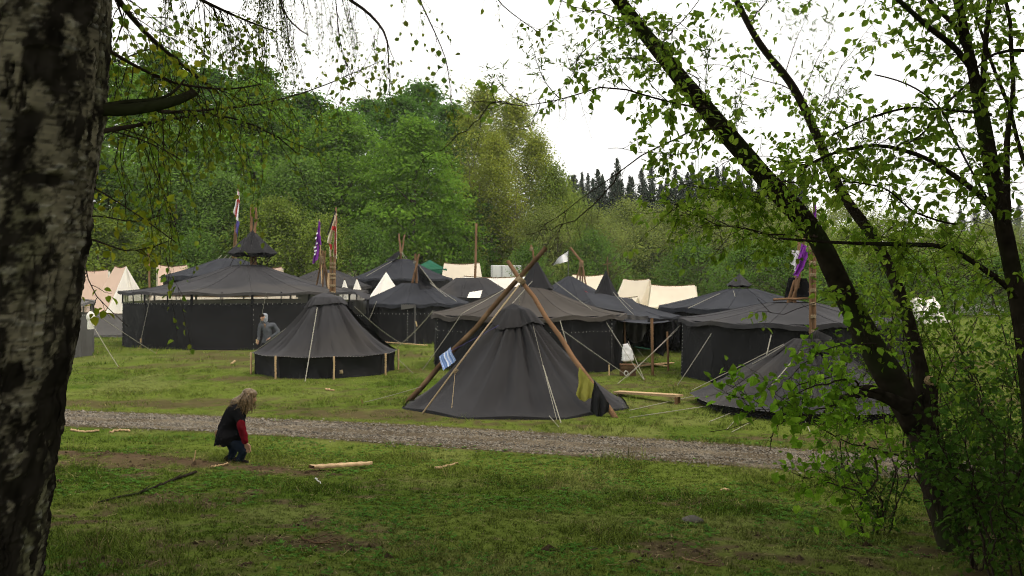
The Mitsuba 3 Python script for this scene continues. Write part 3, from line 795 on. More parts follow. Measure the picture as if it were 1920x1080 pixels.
# ------------------------------------------------------------------ awning between the tents, with its stakes
aw = thing('awning', 'black awning sheet sagging between stakes, right of the brown round tent', 'awning')
def aws(u, v):
    q = P(1098, 548, 31)[None, None] * ((1 - u) * (1 - v))[..., None] + P(1185, 560, 33) * ((1 - u) * v)[..., None] + P(1168, 603, 26.4) * (u * (1 - v))[..., None] + P(1272, 600, 26.6) * (u * v)[..., None]
    s = np.sin(np.pi * u) * 0.30 + np.sin(np.pi * v) * 0.10 * u
    q[..., 2] -= s * 0.8
    return wob(q, 0.04, 0.7, 4)
put(aw, 'sheet', sheet(aws, 16, 16), 'cloth_blue', smooth=True)
def drape(x0, x1, y0, low, d, seed):
    def fn(u, v):
        px = x0 + (x1 - x0) * v
        py = y0 + np.interp(v, np.linspace(0, 1, len(low)), low) * u
        q = np.stack([X(px, d), d + 0.14 * np.sin(v * 17 + seed) * u, Z(py, d)], -1)
        return wob(q, 0.05, 0.4, seed)
    return sheet(fn, 14, 24)
put(aw, 'hanging_cloth', drape(1214, 1262, 597, [42, 60, 66, 72, 60, 22], 27.2, 2), 'cloth_wall', smooth=True)
put(aw, 'hanging_cloth', drape(1172, 1216, 592, [18, 48, 52, 46, 24], 28.2, 5), 'cloth_grey', smooth=True)
put(aw, 'hanging_cloth', drape(1255, 1288, 600, [22, 46, 40, 30], 26.6, 8), 'cloth_wall', smooth=True)
for (px, y0, y1, d) in ((1223, 597, 708, 25.0), (1252, 622, 690, 26.2), (1172, 602, 662, 27.0)):
    e = on(X(px + 1, d), d); put(aw, 'stake', pole(P(px - 1, y0, d), e - [0, 0, 0.05], 0.042 if px == 1223 else 0.03, None, 8, 5, 0.006, px), 'pole_wood', smooth=True)
for a, b in (((1275, 610), (1175, 712)), ((1270, 618), (1158, 722)), ((1178, 640), (1208, 715)), ((1195, 655), (1222, 690))):
    put(aw, 'guy_rope', rope(P(*a, 25.4), np.array([*ground(*b)[:2], 0.04]), 0.011, 0.02), 'rope')
put(aw, 'guy_rope', rope(P(1190, 650, 26), P(1226, 655, 25.6), 0.012), 'green_canvas')
# ------------------------------------------------------------------ pale tents at the back
def ridge_tent(name, label, c, L, W, H, rz, wall=0.35, mat='cream', end_mat=None, hip=0.0, seed=0, side_mat=None, base=None, door=True):
    """L along the ridge, W across; concave roof, low walls, gable ends (or hipped by 'hip' metres)"""
    key = thing(name, label, 'pale tent')
    g = float(terrain(c[0], c[1])) if base is None else base
    cz, sz = math.cos(rz), math.sin(rz)

    def place(x, y, z):
        return np.stack([c[0] + x * cz - y * sz, c[1] + x * sz + y * cz, g + z], -1)
    def roof(s):
        def fn(u, v):
            x = (v - 0.5) * (L + (W * 0 - 2 * hip) * (1 - u) + 0)
            y = s * W / 2 * u
            z = wall + (H - wall) * (1 - u) ** 1.25
            z = z - 0.10 * np.sin(np.pi * v) * (1 - 0.4 * u) + 0.05 * (meshkit.noise(np.stack([v * 6, u * 2, 0 * u + seed], -1), seed) - 0.5) - 0.05 * np.abs(np.sin(np.pi * v * 3)) * u
            return place(x, y, z)
        return sheet(fn, 12, 22)
    put(key, 'roof_panel', roof(1), mat, smooth=60); put(key, 'roof_panel', roof(-1), side_mat or mat, smooth=60)
    for e in (1, -1):
        def gab(u, v):
            y = (v - 0.5) * W * u
            z = wall + (H - wall) * (1 - u * np.abs(2 * v - 1) ** 0.9) ** 1.1 * 1.0
            z = wall * 0 + np.where(True, wall + (H - wall) * (1 - u) ** 1.25, 0) + 0 * v
            x = e * (L / 2 - hip * (1 - u)) + e * 0.04 * np.sin(v * 14) * u
            return place(x, y, z)
        put(key, 'end_panel', sheet(gab, 12, 14), end_mat or mat, smooth=60)
        put(key, 'end_wall', sheet(lambda u, v: place(e * (L / 2 - 0.02) + 0 * u, (v - 0.5) * W * 0.97, wall * (1 - u) - 0.1 * u), 3, 12), end_mat or mat, smooth=60)
        if door:
            put(key, 'door_flap', sheet(lambda u, v: place(e * (L / 2 - hip * (1 - u) + 0.05 + 0.06 * np.sin(v * 9)), (0.04 + 0.30 * v) * W * u * 0.6, np.where(u > .99, 0, (H - 0.1) * (1 - u) ** 1.2)), 10, 8), end_mat or mat, smooth=60)
    for s in (1, -1):
        put(key, 'side_wall', sheet(lambda u, v: place((v - 0.5) * L * 0.98, s * (W / 2 - 0.03 + 0.03 * np.sin(v * 40)) + 0 * u, wall * (1 - u) - 0.1 * u), 3, 30), side_mat or mat, smooth=60)
    put(key, 'ridge_seam', tube(place(np.linspace(-L / 2 + hip, L / 2 - hip, 12), np.zeros(12), H + 0.015 - 0.10 * np.sin(np.pi * np.linspace(0, 1, 12))), 0.025, 5), 'dark_pole', smooth=True)
    return key


def spike_tent(name, label, c, R, H, mat='white_canvas', n=6, rot=0.3, seed=0, base=None, p=1.35):
    key = thing(name, label, 'pale tent')
    g = float(terrain(c[0], c[1])) if base is None else base
    def fn(a, t):
        k, ph = poly_r(a, n, rot)
        r = 0.03 + R * k * t
        z = g + H * (1 - t) ** p - 0.04 * np.sin(np.pi * ph) ** 2 * np.sin(np.pi * t)
        return np.stack([c[0] + r * np.cos(a), c[1] + r * np.sin(a), z], -1)
    for k in range(n):
        w = 2 * np.pi / n
        put(key, 'canvas_panel', panel(fn, rot + k * w, rot + (k + 1) * w, 0, 1, 9, 14), mat, smooth=60)
    put(key, 'finial', pole([c[0], c[1], g + H - 0.1], [c[0], c[1], g + H + 0.08], 0.02), 'dark_pole')
    return key


def at(px, d): return (X(px, d), float(d))
ridge_tent('ridge_tent', 'white ridge tent with pink roof side right of the birch trunk', at(226, 48), 2.7, 3.4, Z(499, 48) - float(terrain(*at(226, 48))), -0.72, 0.35, 'white_canvas', 'white_canvas', hip=0.7, seed=1, side_mat='pink_canvas')
ridge_tent('ridge_tent', 'small pink-roofed ridge tent just right of the birch trunk', at(166, 54), 2.2, 1.8, Z(506, 54) - float(terrain(*at(166, 54))), 0.3, 0.4, 'pink_canvas', 'white_canvas', seed=2)
ridge_tent('ridge_tent', 'low grey tent between the white ridge tent and the largest black tent', at(228, 43), 2.6, 1.8, 1.15, 0.25, 0.1, 'cloth_grey', 'cloth_grey', seed=3)
ridge_tent('ridge_tent', 'cream ridge tent seen over the left slope of the dark tent roof', at(324, 56), 1.7, 2.8, Z(497, 56) - float(terrain(*at(324, 56))), 0.35, 0.4, 'pink_canvas', 'cream', seed=4)
ridge_tent('ridge_tent', 'cream ridge tent peeping out right of the pointed smoke cap', at(500, 57), 2.3, 3.0, Z(501, 57) - float(terrain(*at(500, 57))), -0.35, 0.4, 'pink_canvas', 'cream', seed=5)
ridge_tent('ridge_tent', 'long cream tent showing through the window band of the largest tent', at(420, 46), 7.4, 2.2, 1.78, 0.03, 0.7, 'cream', 'cream', seed=6)
spike_tent('pyramid_tent', 'white pointed tent by the lashed flag pole, left one of a close pair', at(646, 45), 1.15, Z(525, 45) - float(terrain(*at(648, 45))), seed=7, n=5)
spike_tent('pyramid_tent', 'white pointed tent by the lashed flag pole, right one of a close pair', at(669, 45.8), 1.35, Z(524, 45.8) - float(terrain(*at(667, 45.8))), seed=8, n=5, rot=0.1)
spike_tent('pyramid_tent', 'white spread-out pointed tent in front of the wide blue-black tent', at(724, 48.5), 2.3, Z(511, 48.5) - float(terrain(*at(725, 48.5))), seed=9, n=6, p=1.3)
ridge_tent('ridge_tent', 'cream tent tip between the flat-topped black tent and the wide dark tent', at(648, 60), 1.4, 2.4, Z(507, 60) - float(terrain(*at(648, 60))), 0.2, 0.4, 'cream', 'cream', seed=10)
kW7 = ridge_tent('ridge_tent', 'large cream marquee with sloping right end beside the green canopy', at(866, 60), 3.3, 2.6, Z(493, 60) - float(terrain(*at(866, 60))), 0.04, 0.55, 'cream', 'cream', hip=0.45, seed=11, door=False)
ridge_tent('ridge_tent', 'long low white tent below the white box trailer', at(930, 52), 4.4, 2.6, Z(518, 52) - float(terrain(*at(930, 52))), -0.04, 0.5, 'white_canvas', 'white_canvas', seed=12, hip=0.3, door=False)
ridge_tent('ridge_tent', 'bright cream tent behind the small peaked black tent', at(1104, 58), 2.3, 3.0, Z(515, 58) - float(terrain(*at(1104, 58))), 0.30, 0.3, 'cream', 'cream', seed=13)
ridge_tent('ridge_tent', 'cream ridge tent with open end on the bright grass, left one of two', at(1193, 63), 2.4, 3.0, Z(523, 63) - float(terrain(*at(1193, 63))), -0.75, 0.35, 'cream', 'cream', hip=0.1, seed=14)
ridge_tent('ridge_tent', 'long cream ridge tent with rounded right end on the bright grass', at(1262, 60), 3.4, 2.5, Z(534, 60) - float(terrain(*at(1262, 60))), -0.12, 0.5, 'cream', 'cream', hip=0.25, seed=15)
ridge_tent('ridge_tent', 'small cream tent with open door right of the hooded black tent', at(1166, 56), 2.2, 1.8, Z(556, 56) - float(terrain(*at(1166, 56))), -0.6, 0.25, 'cream', 'cream', seed=16)
ridge_tent('ridge_tent', 'pale tent glimpsed through the leaves right of the second leaning limb', at(1732, 52), 2.0, 2.0, 1.5, 0.4, 0.4, 'white_canvas', 'white_canvas', seed=17, hip=0.2)
ridge_tent('ridge_tent', 'pale tent glimpsed through the leaves near the right edge', at(1826, 60), 3.0, 2.0, 1.35, 0.1, 0.4, 'white_canvas', 'white_canvas', seed=18, hip=0.2)
ridge_tent('ridge_tent', 'yellowish tent glimpsed behind the roof of the right round tent', at(1562, 40), 1.2, 1.4, 1.5, 0.5, 0.3, 'cream', 'cream', seed=19)

# green pop-up canopy
gc = thing('canopy', 'green pop-up canopy with hipped roof at the back of the camp', 'canopy')
cx, cy = X(806, 61), 61.0
hw = 34 / F * 61
ez, tz = Z(504, 61), Z(487, 61)
def cano(k):
    a = [(-1, -1), (1, -1), (1, 1), (-1, 1)]
    p, q = np.array(a[k]), np.array(a[(k + 1) % 4])
    def fn(u, v):
        e = (p + (q - p) * v[..., None]) * hw * u[..., None]
        return np.stack([cx + e[..., 0], cy + e[..., 1], ez + (tz - ez) * (1 - u) ** 1.3 - 0.08 * np.sin(np.pi * v) * u], -1)
    return sheet(fn, 8, 8)
for k in range(4):
    put(gc, 'roof_panel', cano(k), 'green_canvas', smooth=60)
    a = [(-1, -1), (1, -1), (1, 1), (-1, 1)]; p, q = np.array(a[k]), np.array(a[(k + 1) % 4])
    put(gc, 'valance', sheet(lambda u, v: np.concatenate([(p + (q - p) * v[..., None]) * (hw + 0.01) + [cx, cy], (ez - 0.02 - 0.28 * u - 0.08 * np.sin(np.pi * v))[..., None]], -1), 3, 10), 'green_canvas')
    o = on(cx + p[0] * hw * .97, cy + p[1] * hw * .97); put(gc, 'leg', beam(o - [0, 0, .1], [o[0], o[1], ez], 0.06, 0.06, up=(0, 1, 0)), 'cloth_grey')
put(gc, 'side_sheet', sheet(lambda u, v: np.stack([cx + hw * (0.1 + 0.85 * v), cy + hw * 0.9 + 0.05 * np.sin(v * 20), ez - 0.1 - u * 2.2], -1), 4, 10), 'cloth_brown')

# white box trailer
tr = thing('box_trailer', 'white box trailer parked at the edge of the wood', 'trailer')
scene['white_panel'] = two({'type': 'principled', 'base_color': varied((0.66, 0.67, 0.66), 0.08, 0.6), 'roughness': 0.45})
scene['rubber'] = diffuse(rgb(0.02, 0.02, 0.02))
scene['metal'] = two({'type': 'principled', 'base_color': rgb(0.35, 0.35, 0.36), 'roughness': 0.4, 'metallic': 0.8})
d = 63.0; tz = Z(497, d); g = float(terrain(X(950, d), d)); L = 57 / F * d
tc = np.array([X(950, d), d + 1.0, (tz + g + 0.65) / 2])
def rbox(c, s, rz=0, r=0.05):
    m = manifold3d.Manifold.batch_hull([manifold3d.Manifold.sphere(r, 12).translate([sx * (s[0] / 2 - r), sy * (s[1] / 2 - r), sz_ * (s[2] / 2 - r)]) for sx in (-1, 1) for sy in (-1, 1) for sz_ in (-1, 1)]).to_mesh()
    v = np.array(m.vert_properties[:, :3]); cz_, sz2 = math.cos(rz), math.sin(rz)
    return v @ np.array([[cz_, sz2, 0], [-sz2, cz_, 0], [0, 0, 1]]) + np.asarray(c, float), np.array(m.tri_verts)
put(tr, 'body', rbox(tc, (L, 1.9, tz - g - 0.65), -0.06), 'white_panel', smooth=40)
for s in (-0.48, -0.16, 0.16, 0.48):
    put(tr, 'body_rib', beam([tc[0] + s * L, tc[1] - 1.0 - 0.06 * s * L * -1, g + 0.7], [tc[0] + s * L, tc[1] - 1.0 - 0.06 * s * L * -1, tz - 0.05], 0.05, 0.05, up=(0, 1, 0)), 'metal')
for s in (-0.2, 0.2):
    m = trimesh.creation.cylinder(0.36, 0.2, sections=20); m.apply_transform(trimesh.transformations.rotation_matrix(math.pi / 2, [1, 0, 0])); m.apply_translation([tc[0] + s * L, tc[1] - 0.9, g + 0.36])
    put(tr, 'wheel', m, 'rubber', smooth=40)
put(tr, 'chassis', beam([tc[0] - L / 2, tc[1], g + 0.6], [tc[0] + L / 2 + 0.9, tc[1] - 0.1, g + 0.6], 0.6, 0.1), 'metal')

# ------------------------------------------------------------------ flags and poles
def flag(key, name, pts, d, mat, seed=0, depth=0.12, n=14, m=14, label=None, folds=3.0):
    """limp cloth between the px corners (top at pole, top outer, bottom at pole, bottom outer)"""
    A, B, C, D = [P(*q, d) for q in pts]
    def fn(u, v):
        q = A[None, None] * ((1 - u) * (1 - v))[..., None] + B * ((1 - u) * v)[..., None] + C * (u * (1 - v))[..., None] + D * (u * v)[..., None]
        q[..., 1] += depth * np.sin(v * folds * 3.1 + u * 2 + seed) * (0.3 + u)
        return wob(q, 0.03, 0.25, seed)
    return put(key, name, sheet(fn, n, m), mat, smooth=True, label=label)


f1 = thing('flag_pole', 'flag pole with white and red flag over a blue one, left of the pointed cap', 'flag pole')
put(f1, 'pole', pole(on(X(438, 52), 52), P(446, 354, 52), 0.05, 0.03), 'pole_wood', smooth=True)
flag(f1, 'flag', ((446, 358), (450, 362), (438, 398), (446, 416)), 51.9, 'white_cloth', 2, 0.08, label='white flag with a red cross')
flag(f1, 'flag_cross', ((445, 372), (449.5, 376), (444, 378), (449.3, 382)), 51.83, 'red_cloth', 2, 0.08, 4, 8)
flag(f1, 'flag_cross', ((447.5, 359), (448.5, 360), (441, 406), (443, 408)), 51.83, 'red_cloth', 2, 0.08, 14, 3)
flag(f1, 'flag', ((444, 412), (449, 416), (441, 428), (445, 445)), 51.9, 'blue_cloth', 5, 0.08, label='limp dark blue flag')
for dx in (-3, 2): put(f1, 'brace_pole', pole(on(X(437 + dx * 2, 52.3), 52.3), P(442 + dx * 0.3, 420, 52), 0.045), 'pole_wood', smooth=True)

f2 = thing('flag_pole', 'flag pole carrying a long purple banner, left of the lashed mast', 'flag pole')
put(f2, 'pole', pole(on(X(607, 44), 44), P(599, 411, 44), 0.035, 0.025), 'pale_wood', smooth=True)
flag(f2, 'banner', ((598, 413), (601, 417), (587, 495), (596, 486)), 43.9, 'purple_cloth', 3, 0.10, 20, 10)
flag(f2, 'banner', ((598, 440), (602, 443), (598, 458), (602, 460)), 43.85, 'purple_cloth', 4, 0.06, 8, 6)
for i, (px, py, w_) in enumerate(((594, 437, 3), (592, 446, 4), (594, 455, 3), (591, 463, 4), (592, 470, 5), (590, 476, 3))):
    flag(f2, 'emblem_stroke', ((px - w_ / 2, py), (px + w_ / 2, py - 2), (px - w_ / 2, py + 3), (px + w_ / 2, py + 1.5)), 43.70, 'white_cloth', 3, 0.0, 3, 4)
f3 = thing('lashed_mast', 'tall rope-lashed mast with a limp cream and red flag', 'flag mast')
put(f3, 'pole', pole(on(X(623, 36.4), 36.4), P(630, 389, 36.4), 0.095, 0.04, 9, 9), 'pole_wood', smooth=True)
for dx, top in ((-5, 470), (-3, 480), (3, 492), (5, 500)):
    put(f3, 'brace_pole', pole(on(X(623 + dx, 36.3), 36.3), P(624 + dx * 0.8, top, 36.4), 0.04, 0.035), 'pole_wood', smooth=True)
for py in (492, 499, 512, 519, 533, 546): lashing(f3, P(624, py + 4, 36.4), P(624.3, py, 36.4), 0.125, 4, 'tan_rope')
flag(f3, 'flag', ((628, 402), (630, 405), (612, 452), (620, 462)), 36.2, 'cream', 6, 0.10, label='cream half of the limp flag')
flag(f3, 'flag', ((629, 400), (632, 402), (625, 480), (632, 486)), 36.1, 'cream', 7, 0.12)
flag(f3, 'flag_cross', ((623, 424), (632, 426), (622, 431), (632, 434)), 36.0, 'red_cloth', 7, 0.05, 5, 8)
flag(f3, 'flag_cross', ((629, 404), (630.5, 405), (628.5, 478), (630, 479)), 35.96, 'red_cloth', 7, 0.12, 14, 3)
flag(f3, 'flag_cross', ((617, 456), (623, 458), (618, 466), (622, 470)), 36.05, 'red_cloth', 7, 0.05, 5, 4)
flag(f3, 'flag', ((618, 462), (622, 464), (618, 482), (621, 480)), 36.1, 'cream', 8, 0.04)
put(f3, 'dark_ribbon', tube(smooth_path([P(629, 396, 36.3), P(623, 415, 36.2), P(614, 440, 36.2)], 9), 0.03, 5), 'cloth_wall')
tp = thing('pole_tripod', 'tripod of thin poles lashed together left of the lashed mast', 'tripod')
for x0, x1, y1 in ((566, 606, 472), (628, 603, 470), (640, 604, 474), (600, 608, 476)):
    put(tp, 'leg', pole(on(X(x0, 38), 38 + (x0 % 3) * 0.3), P(x1, y1, 38), 0.04, 0.035), 'dark_pole', smooth=True)
for dx in (-3, 1, 4): put(tp, 'stick', pole(P(604 + dx, 502, 38), P(604 + dx * 1.5, 470, 37.9), 0.03), 'pole_wood', smooth=True)
lashing(tp, P(604, 494, 38), P(604.5, 480, 38), 0.12, 7, 'tan_rope')
put(tp, 'yellow_tie', tube([P(617, 512, 37.5), P(615, 530, 37.5), P(618, 548, 37.5)], 0.05, 5), 'pale_wood')

def single(name, label, px0, px1, py1, d, r, mat='pole_wood', py0=None):
    k = thing(name, label, 'pole')
    b = on(X(px0, d), d)
    put(k, '', pole(b - [0, 0, .1], P(px1, py1, d), r, r * 0.8, 8, 7, 0.02, px0), mat, smooth=True)
single('wooden_pole', 'single upright pole before the trees left of the largest tent', 281, 278, 466, 52, 0.07)
single('wooden_pole', 'tall single mast standing before the cream marquee', 890, 893, 419, 47, 0.075)
single('wooden_pole', 'thin pole standing before the wide dark tent at the back', 737, 736, 500, 57, 0.03)

f4 = thing('flag_pole', 'thin pole with a white wind-blown flag behind the crossed poles', 'flag pole')
put(f4, 'pole', pole(on(X(1064, 46), 46), P(1066, 468, 46), 0.03, 0.02), 'cloth_grey', smooth=True)
flag(f4, 'flag', ((1066, 470), (1046, 484), (1064, 490), (1037, 498)), 45.95, 'white_cloth', 1, 0.16, folds=2.2)
for a, b in (((1066, 468), (1046, 483)), ((1046, 483), (1036, 498)), ((1064, 491), (1052, 493))): put(f4, 'flag_hem', rope(P(*a, 45.9), P(*b, 45.9), 0.022, 0.0), 'cloth_wall')
cr = thing('pole_crane', 'slanting pole lashed on a tripod behind the small peaked black tent', 'lifting pole')
put(cr, 'boom', pole(P(1069, 464, 47), P(1092, 493, 47), 0.07, 0.06), 'pole_wood', smooth=True)
for x0, x1, y1 in ((1086, 1089, 486), (1094, 1092, 488), (1058, 1090, 492), (1112, 1091, 490)):
    put(cr, 'leg', pole(on(X(x0, 47), 47 + (x0 % 4) * .3), P(x1, y1, 47), 0.055, 0.045), 'pole_wood', smooth=True)
lashing(cr, P(1090, 500, 47), P(1090, 490, 47), 0.14, 5, 'tan_rope')
f5 = thing('flag_pole', 'leaning pole with a purple and white banner above the right round tent', 'flag pole')
put(f5, 'pole', pole(P(1496, 540, 24.5), P(1508, 446, 24.3), 0.035, 0.03), 'pole_wood', smooth=True)
flag(f5, 'banner', ((1506, 462), (1516, 476), (1488, 510), (1496, 522)), 24.1, 'purple_cloth', 2, 0.12, 16, 12)
flag(f5, 'banner', ((1502, 456), (1512, 462), (1498, 476), (1507, 482)), 24.15, 'purple_cloth', 9, 0.08, 8, 8)
flag(f5, 'banner', ((1483, 470), (1500, 470), (1482, 492), (1492, 508)), 24.3, 'white_cloth', 4, 0.08, label='white half of the banner')
f6 = thing('lashed_mast', 'lashed mast of thin poles between the two right tents, with a purple pennant', 'flag mast')
b6 = on(X(1523, 21.2), 21.2)
put(f6, 'pole', pole(b6 - [0, 0, .1], P(1526, 376, 21.2), 0.05, 0.02, 8, 9), 'pole_wood', smooth=True)
for dx in (-5, 4): put(f6, 'brace_pole', pole(b6 + [dx * .010, -0.05, -.1], P(1524 + dx, 446 - dx * 4, 21.2), 0.033, 0.03), 'pole_wood', smooth=True)
for py in (462, 490, 512, 541, 566, 590, 618): lashing(f6, P(1523.5, py + 6, 21.2), P(1523.5, py, 21.2), 0.078, 5, 'tan_rope')
flag(f6, 'pennant', ((1526, 380), (1531, 388), (1524, 412), (1531, 420)), 21.1, 'purple_cloth', 5, 0.05)

# ------------------------------------------------------------------ small camp things
bench = thing('bench', 'pale plank bench standing on the grass before the right tents', 'bench')
ba, bb = P(1157, 735, 20.4), P(1274, 742, 18.9)
put(bench, 'seat', beam(ba, bb, 0.24, 0.05), 'pale_wood')
for q, k in ((ba + (bb - ba) * 0.04, 0), (ba + (bb - ba) * 0.97, 1)):
    for s in (-0.09, 0.09):
        e = on(q[0] + s * 0.5, q[1] + s); put(bench, 'leg', beam(e - [0, 0, .03], [e[0], e[1], q[2] - 0.03], 0.06, 0.06, up=(0, 1, 0)), 'pole_wood')
tw = thing('striped_towel', 'blue and white striped towel hanging over the left crossed pole', 'towel')
scene['towel'] = two({'type': 'diffuse', 'reflectance': proc(lambda p, n, uv: mix((0.16, 0.27, 0.55), (0.62, 0.68, 0.78), smoothstep(0.35, 0.65, noise(uv.x * 22, 3.0))))})
def uv_sheet(fn, n, m):
    u, v = np.meshgrid(np.linspace(0, 1, n), np.linspace(0, 1, m), indexing='ij')
    return (np.asarray(fn(u, v)).reshape(-1, 3), grid_faces(n, m)), np.stack([v.ravel(), u.ravel()], -1)
def towel(u, v):
    A, B, C, D = P(823, 668, 18.95), P(846, 650, 18.85), P(832, 694, 18.7), P(855, 676, 18.65)
    q = A[None, None] * ((1 - u) * (1 - v))[..., None] + B * ((1 - u) * v)[..., None] + C * (u * (1 - v))[..., None] + D * (u * v)[..., None]
    q[..., 1] += 0.05 * np.sin(v * 11) * (0.2 + u) - 0.05
    return wob(q, 0.03, 0.2, 3)
m, uv = uv_sheet(towel, 14, 14); put(tw, '', m, 'towel', smooth=True, uv=uv)
yt = thing('yellow_towel', 'olive yellow towel hanging over the right crossed pole', 'towel')
scene['yellow_towel_cloth'] = two({'type': 'diffuse', 'reflectance': varied((0.36, 0.34, 0.075), 0.25, 7)})
def hang(A, B, low, d, seed, dd=0.0):
    """cloth laid over a sloping pole: A, B on the pole, 'low' the px drop along it"""
    def fn(u, v):
        px, py = A[0] + (B[0] - A[0]) * v, A[1] + (B[1] - A[1]) * v
        dy = np.interp(v, np.linspace(0, 1, len(low)), low)
        dep = d + dd * v
        q = np.stack([X(px - u * dy * 0.12, dep), dep - 0.10 + 0.04 * np.sin(v * 15 + seed) * (0.3 + u), Z(py - 4 + u * dy, dep)], -1)
        return wob(q, 0.025, 0.2, seed)
    return sheet(fn, 14, 18)
put(yt, '', hang((1086, 690), (1120, 732), [52, 56, 48, 34, 26, 6], 17.75, 4, -0.35), 'yellow_towel_cloth', smooth=True)
bt = thing('black_garment', 'black garment hanging low over the right crossed pole', 'garment')
put(bt, '', hang((1112, 718), (1142, 758), [56, 52, 50, 30, 18], 17.4, 6, -0.25), 'cloth_wall', smooth=True)
bagk = thing('white_bag', 'white sack on a crate right of the brown round tent', 'bag')
bc_ = P(1176, 660, 25.0)
bm_ = manifold3d.Manifold.batch_hull([manifold3d.Manifold.sphere(r_, 12).translate([bc_[0] + x_, bc_[1] + y_, bc_[2] + z_]) for x_, y_, z_, r_ in ((-.11, -.08, -.22, .04), (.13, -.08, -.22, .04), (-.11, .08, -.22, .04), (.13, .08, -.22, .04), (-.10, 0, .2, .03), (.0, 0, .22, .03), (.12, 0, .0, .05))]).refine_to_length(0.04).to_mesh()
put(bagk, '', (wob(np.array(bm_.vert_properties[:, :3]), 0.018, 0.09, 2), np.array(bm_.tri_verts)), 'white_cloth', smooth=40)
cr2 = thing('wooden_crate', 'small slatted wooden crate under the white sack', 'crate')
cc = P(1177, 690, 25.0); gcr = float(terrain(cc[0], cc[1]))
for k, zz in enumerate((0.06, 0.17, 0.28)):
    for s in (-1, 1):
        put(cr2, 'slat', box([cc[0], cc[1] + s * 0.17, gcr + zz * 0.9], (0.42, 0.016, 0.08)), 'dark_pole'); put(cr2, 'slat', box([cc[0] + s * 0.2, cc[1], gcr + zz * 0.9], (0.016, 0.32, 0.08)), 'dark_pole')
put(cr2, 'top_board', box([cc[0], cc[1], gcr + 0.32], (0.44, 0.38, 0.02)), 'pole_wood')
wd = [((1190, 690), (1262, 682)), ((1200, 684), (1250, 690)), ((1178, 694), (1240, 686)), ((705, 645), (800, 652)), ((620, 0), (0, 0))]
for i, (a, b) in enumerate(wd[:4]):
    k = thing('board', ['pale board lying under the awning, pointing at the right tent', 'pale board lying crosswise under the awning', 'pale board lying nearest the crate under the awning', 'pale batten lying on the grass before the middle round tent'][i], 'board')
    ga, gb = ground(*a), ground(*b)
    put(k, '', beam(ga + [0, 0, .05 + .02 * i], gb + [0, 0, .04 + .02 * i], 0.12, 0.03), 'pale_wood')
can = thing('white_sack', 'white sack hanging at the corner of the left grey-black tent', 'sack')
cq = P(170, 600, 29.0)
def sackf(u, v):
    a = v * 2 * np.pi
    r = np.interp(u, [0, .1, .3, .42, .5, .7, 1], [0.02, 0.09, 0.15, 0.15, 0.11, 0.12, 0.10])
    return wob(np.stack([cq[0] + r * np.cos(a), cq[1] + r * 0.8 * np.sin(a), cq[2] + 0.30 - 0.60 * u], -1), 0.02, 0.1, 1)
put(can, '', sheet(sackf, 16, 17), 'white_canvas', smooth=True)
knot = thing('rope_coil', 'small white coil of rope hanging on the lines between the right tents', 'rope coil')
put(knot, '', cat([tube(P(1174, 700, 23.6) + np.stack([0.05 * np.cos(t) + 0 * t, 0.05 * np.sin(t * 1.3 + k), 0.06 * np.sin(t)], -1), 0.014, 5) for k in range(4) for t in [np.linspace(0, 6.28, 16)]]), 'white_dot', smooth=True)

# wood on the bank
pl = thing('plank', 'pale split plank with a pointed end lying on the bank right of the girl', 'plank')
pa, pb = ground(584, 884), ground(698, 876)
n = 14
def plankv(u, v):
    w = 0.16 * np.interp(v, [0, .03, .75, .97, 1], [0.8, 1, 0.95, 0.25, 0.1])
    c_ = pa + (pb - pa) * v[..., None]
    t = norm(pb - pa); s = np.array([-t[1], t[0], 0])
    ring = u * 2 * np.pi
    return c_ + s * (w / 2 * np.sign(np.cos(ring)) * np.abs(np.cos(ring)) ** 0.4)[..., None] + np.array([0, 0, 1]) * (0.055 + 0.022 * np.sign(np.sin(ring)) * np.abs(np.sin(ring)) ** 0.4 + 0.004 * np.sin(v * 40))[..., None]
put(pl, '', sheet(plankv, 17, 24), 'pale_wood', smooth=40)
def stick(name, label, pts, r0, r1, mat, cat_='stick', lift=0.02, seed=0, twig=0):
    k = thing(name, label, cat_)
    p = np.array([ground(*q) for q in pts]) + [0, 0, lift]
    p = smooth_path(p, 16); p[:, 2] = np.maximum(p[:, 2], terrain(p[:, 0], p[:, 1]) + r1)
    p[1:-1] += np.random.default_rng(seed).normal(0, r0 * 0.4, (14, 3))
    ms = [tube(p, np.linspace(r0, r1, 16), 6, rough=0.25, seed=seed)]
    for j in range(twig):
        q = p[4 + j * 3]; e = q + norm(p[-1] - p[0]) * 0.15 + np.array([0.03, 0.1 * (-1) ** j, 0.05])
        ms.append(tube(smooth_path([q, e], 5), np.linspace(r1, 0.002, 5), 4))
    put(k, '', cat(ms), mat, smooth=True)
stick('split_wood', 'short pale wood splinter right of the plank on the bank', [(816, 882), (838, 877), (858, 872)], 0.028, 0.012, 'pale_wood', 'splinter')
stick('branch', 'long dead branch lying across the bank left of the girl', [(184, 946), (230, 934), (262, 927), (320, 905), (368, 888)], 0.010, 0.017, 'bark_dark', 'branch', 0.02, 3, 3)
stick('branch', 'short pale stick lying at the feet of the girl', [(396, 880), (428, 873)], 0.013, 0.010, 'pale_wood', 'branch', 0.03, 4)
stick('branch', 'pale peeled stick at the edge of the track, left one of two', [(134, 808), (160, 811), (186, 810)], 0.022, 0.02, 'pale_wood', 'branch', 0.02, 5)
stick('branch', 'pale peeled stick at the edge of the track, right one of two', [(206, 812), (225, 809), (243, 811)], 0.022, 0.018, 'pale_wood', 'branch', 0.02, 6)
stick('branch', 'dark crooked twig lying in the grass in the bottom centre', [(565, 1012), (600, 1022), (636, 1018)], 0.010, 0.006, 'dark_pole', 'branch', 0.02, 7, 3)
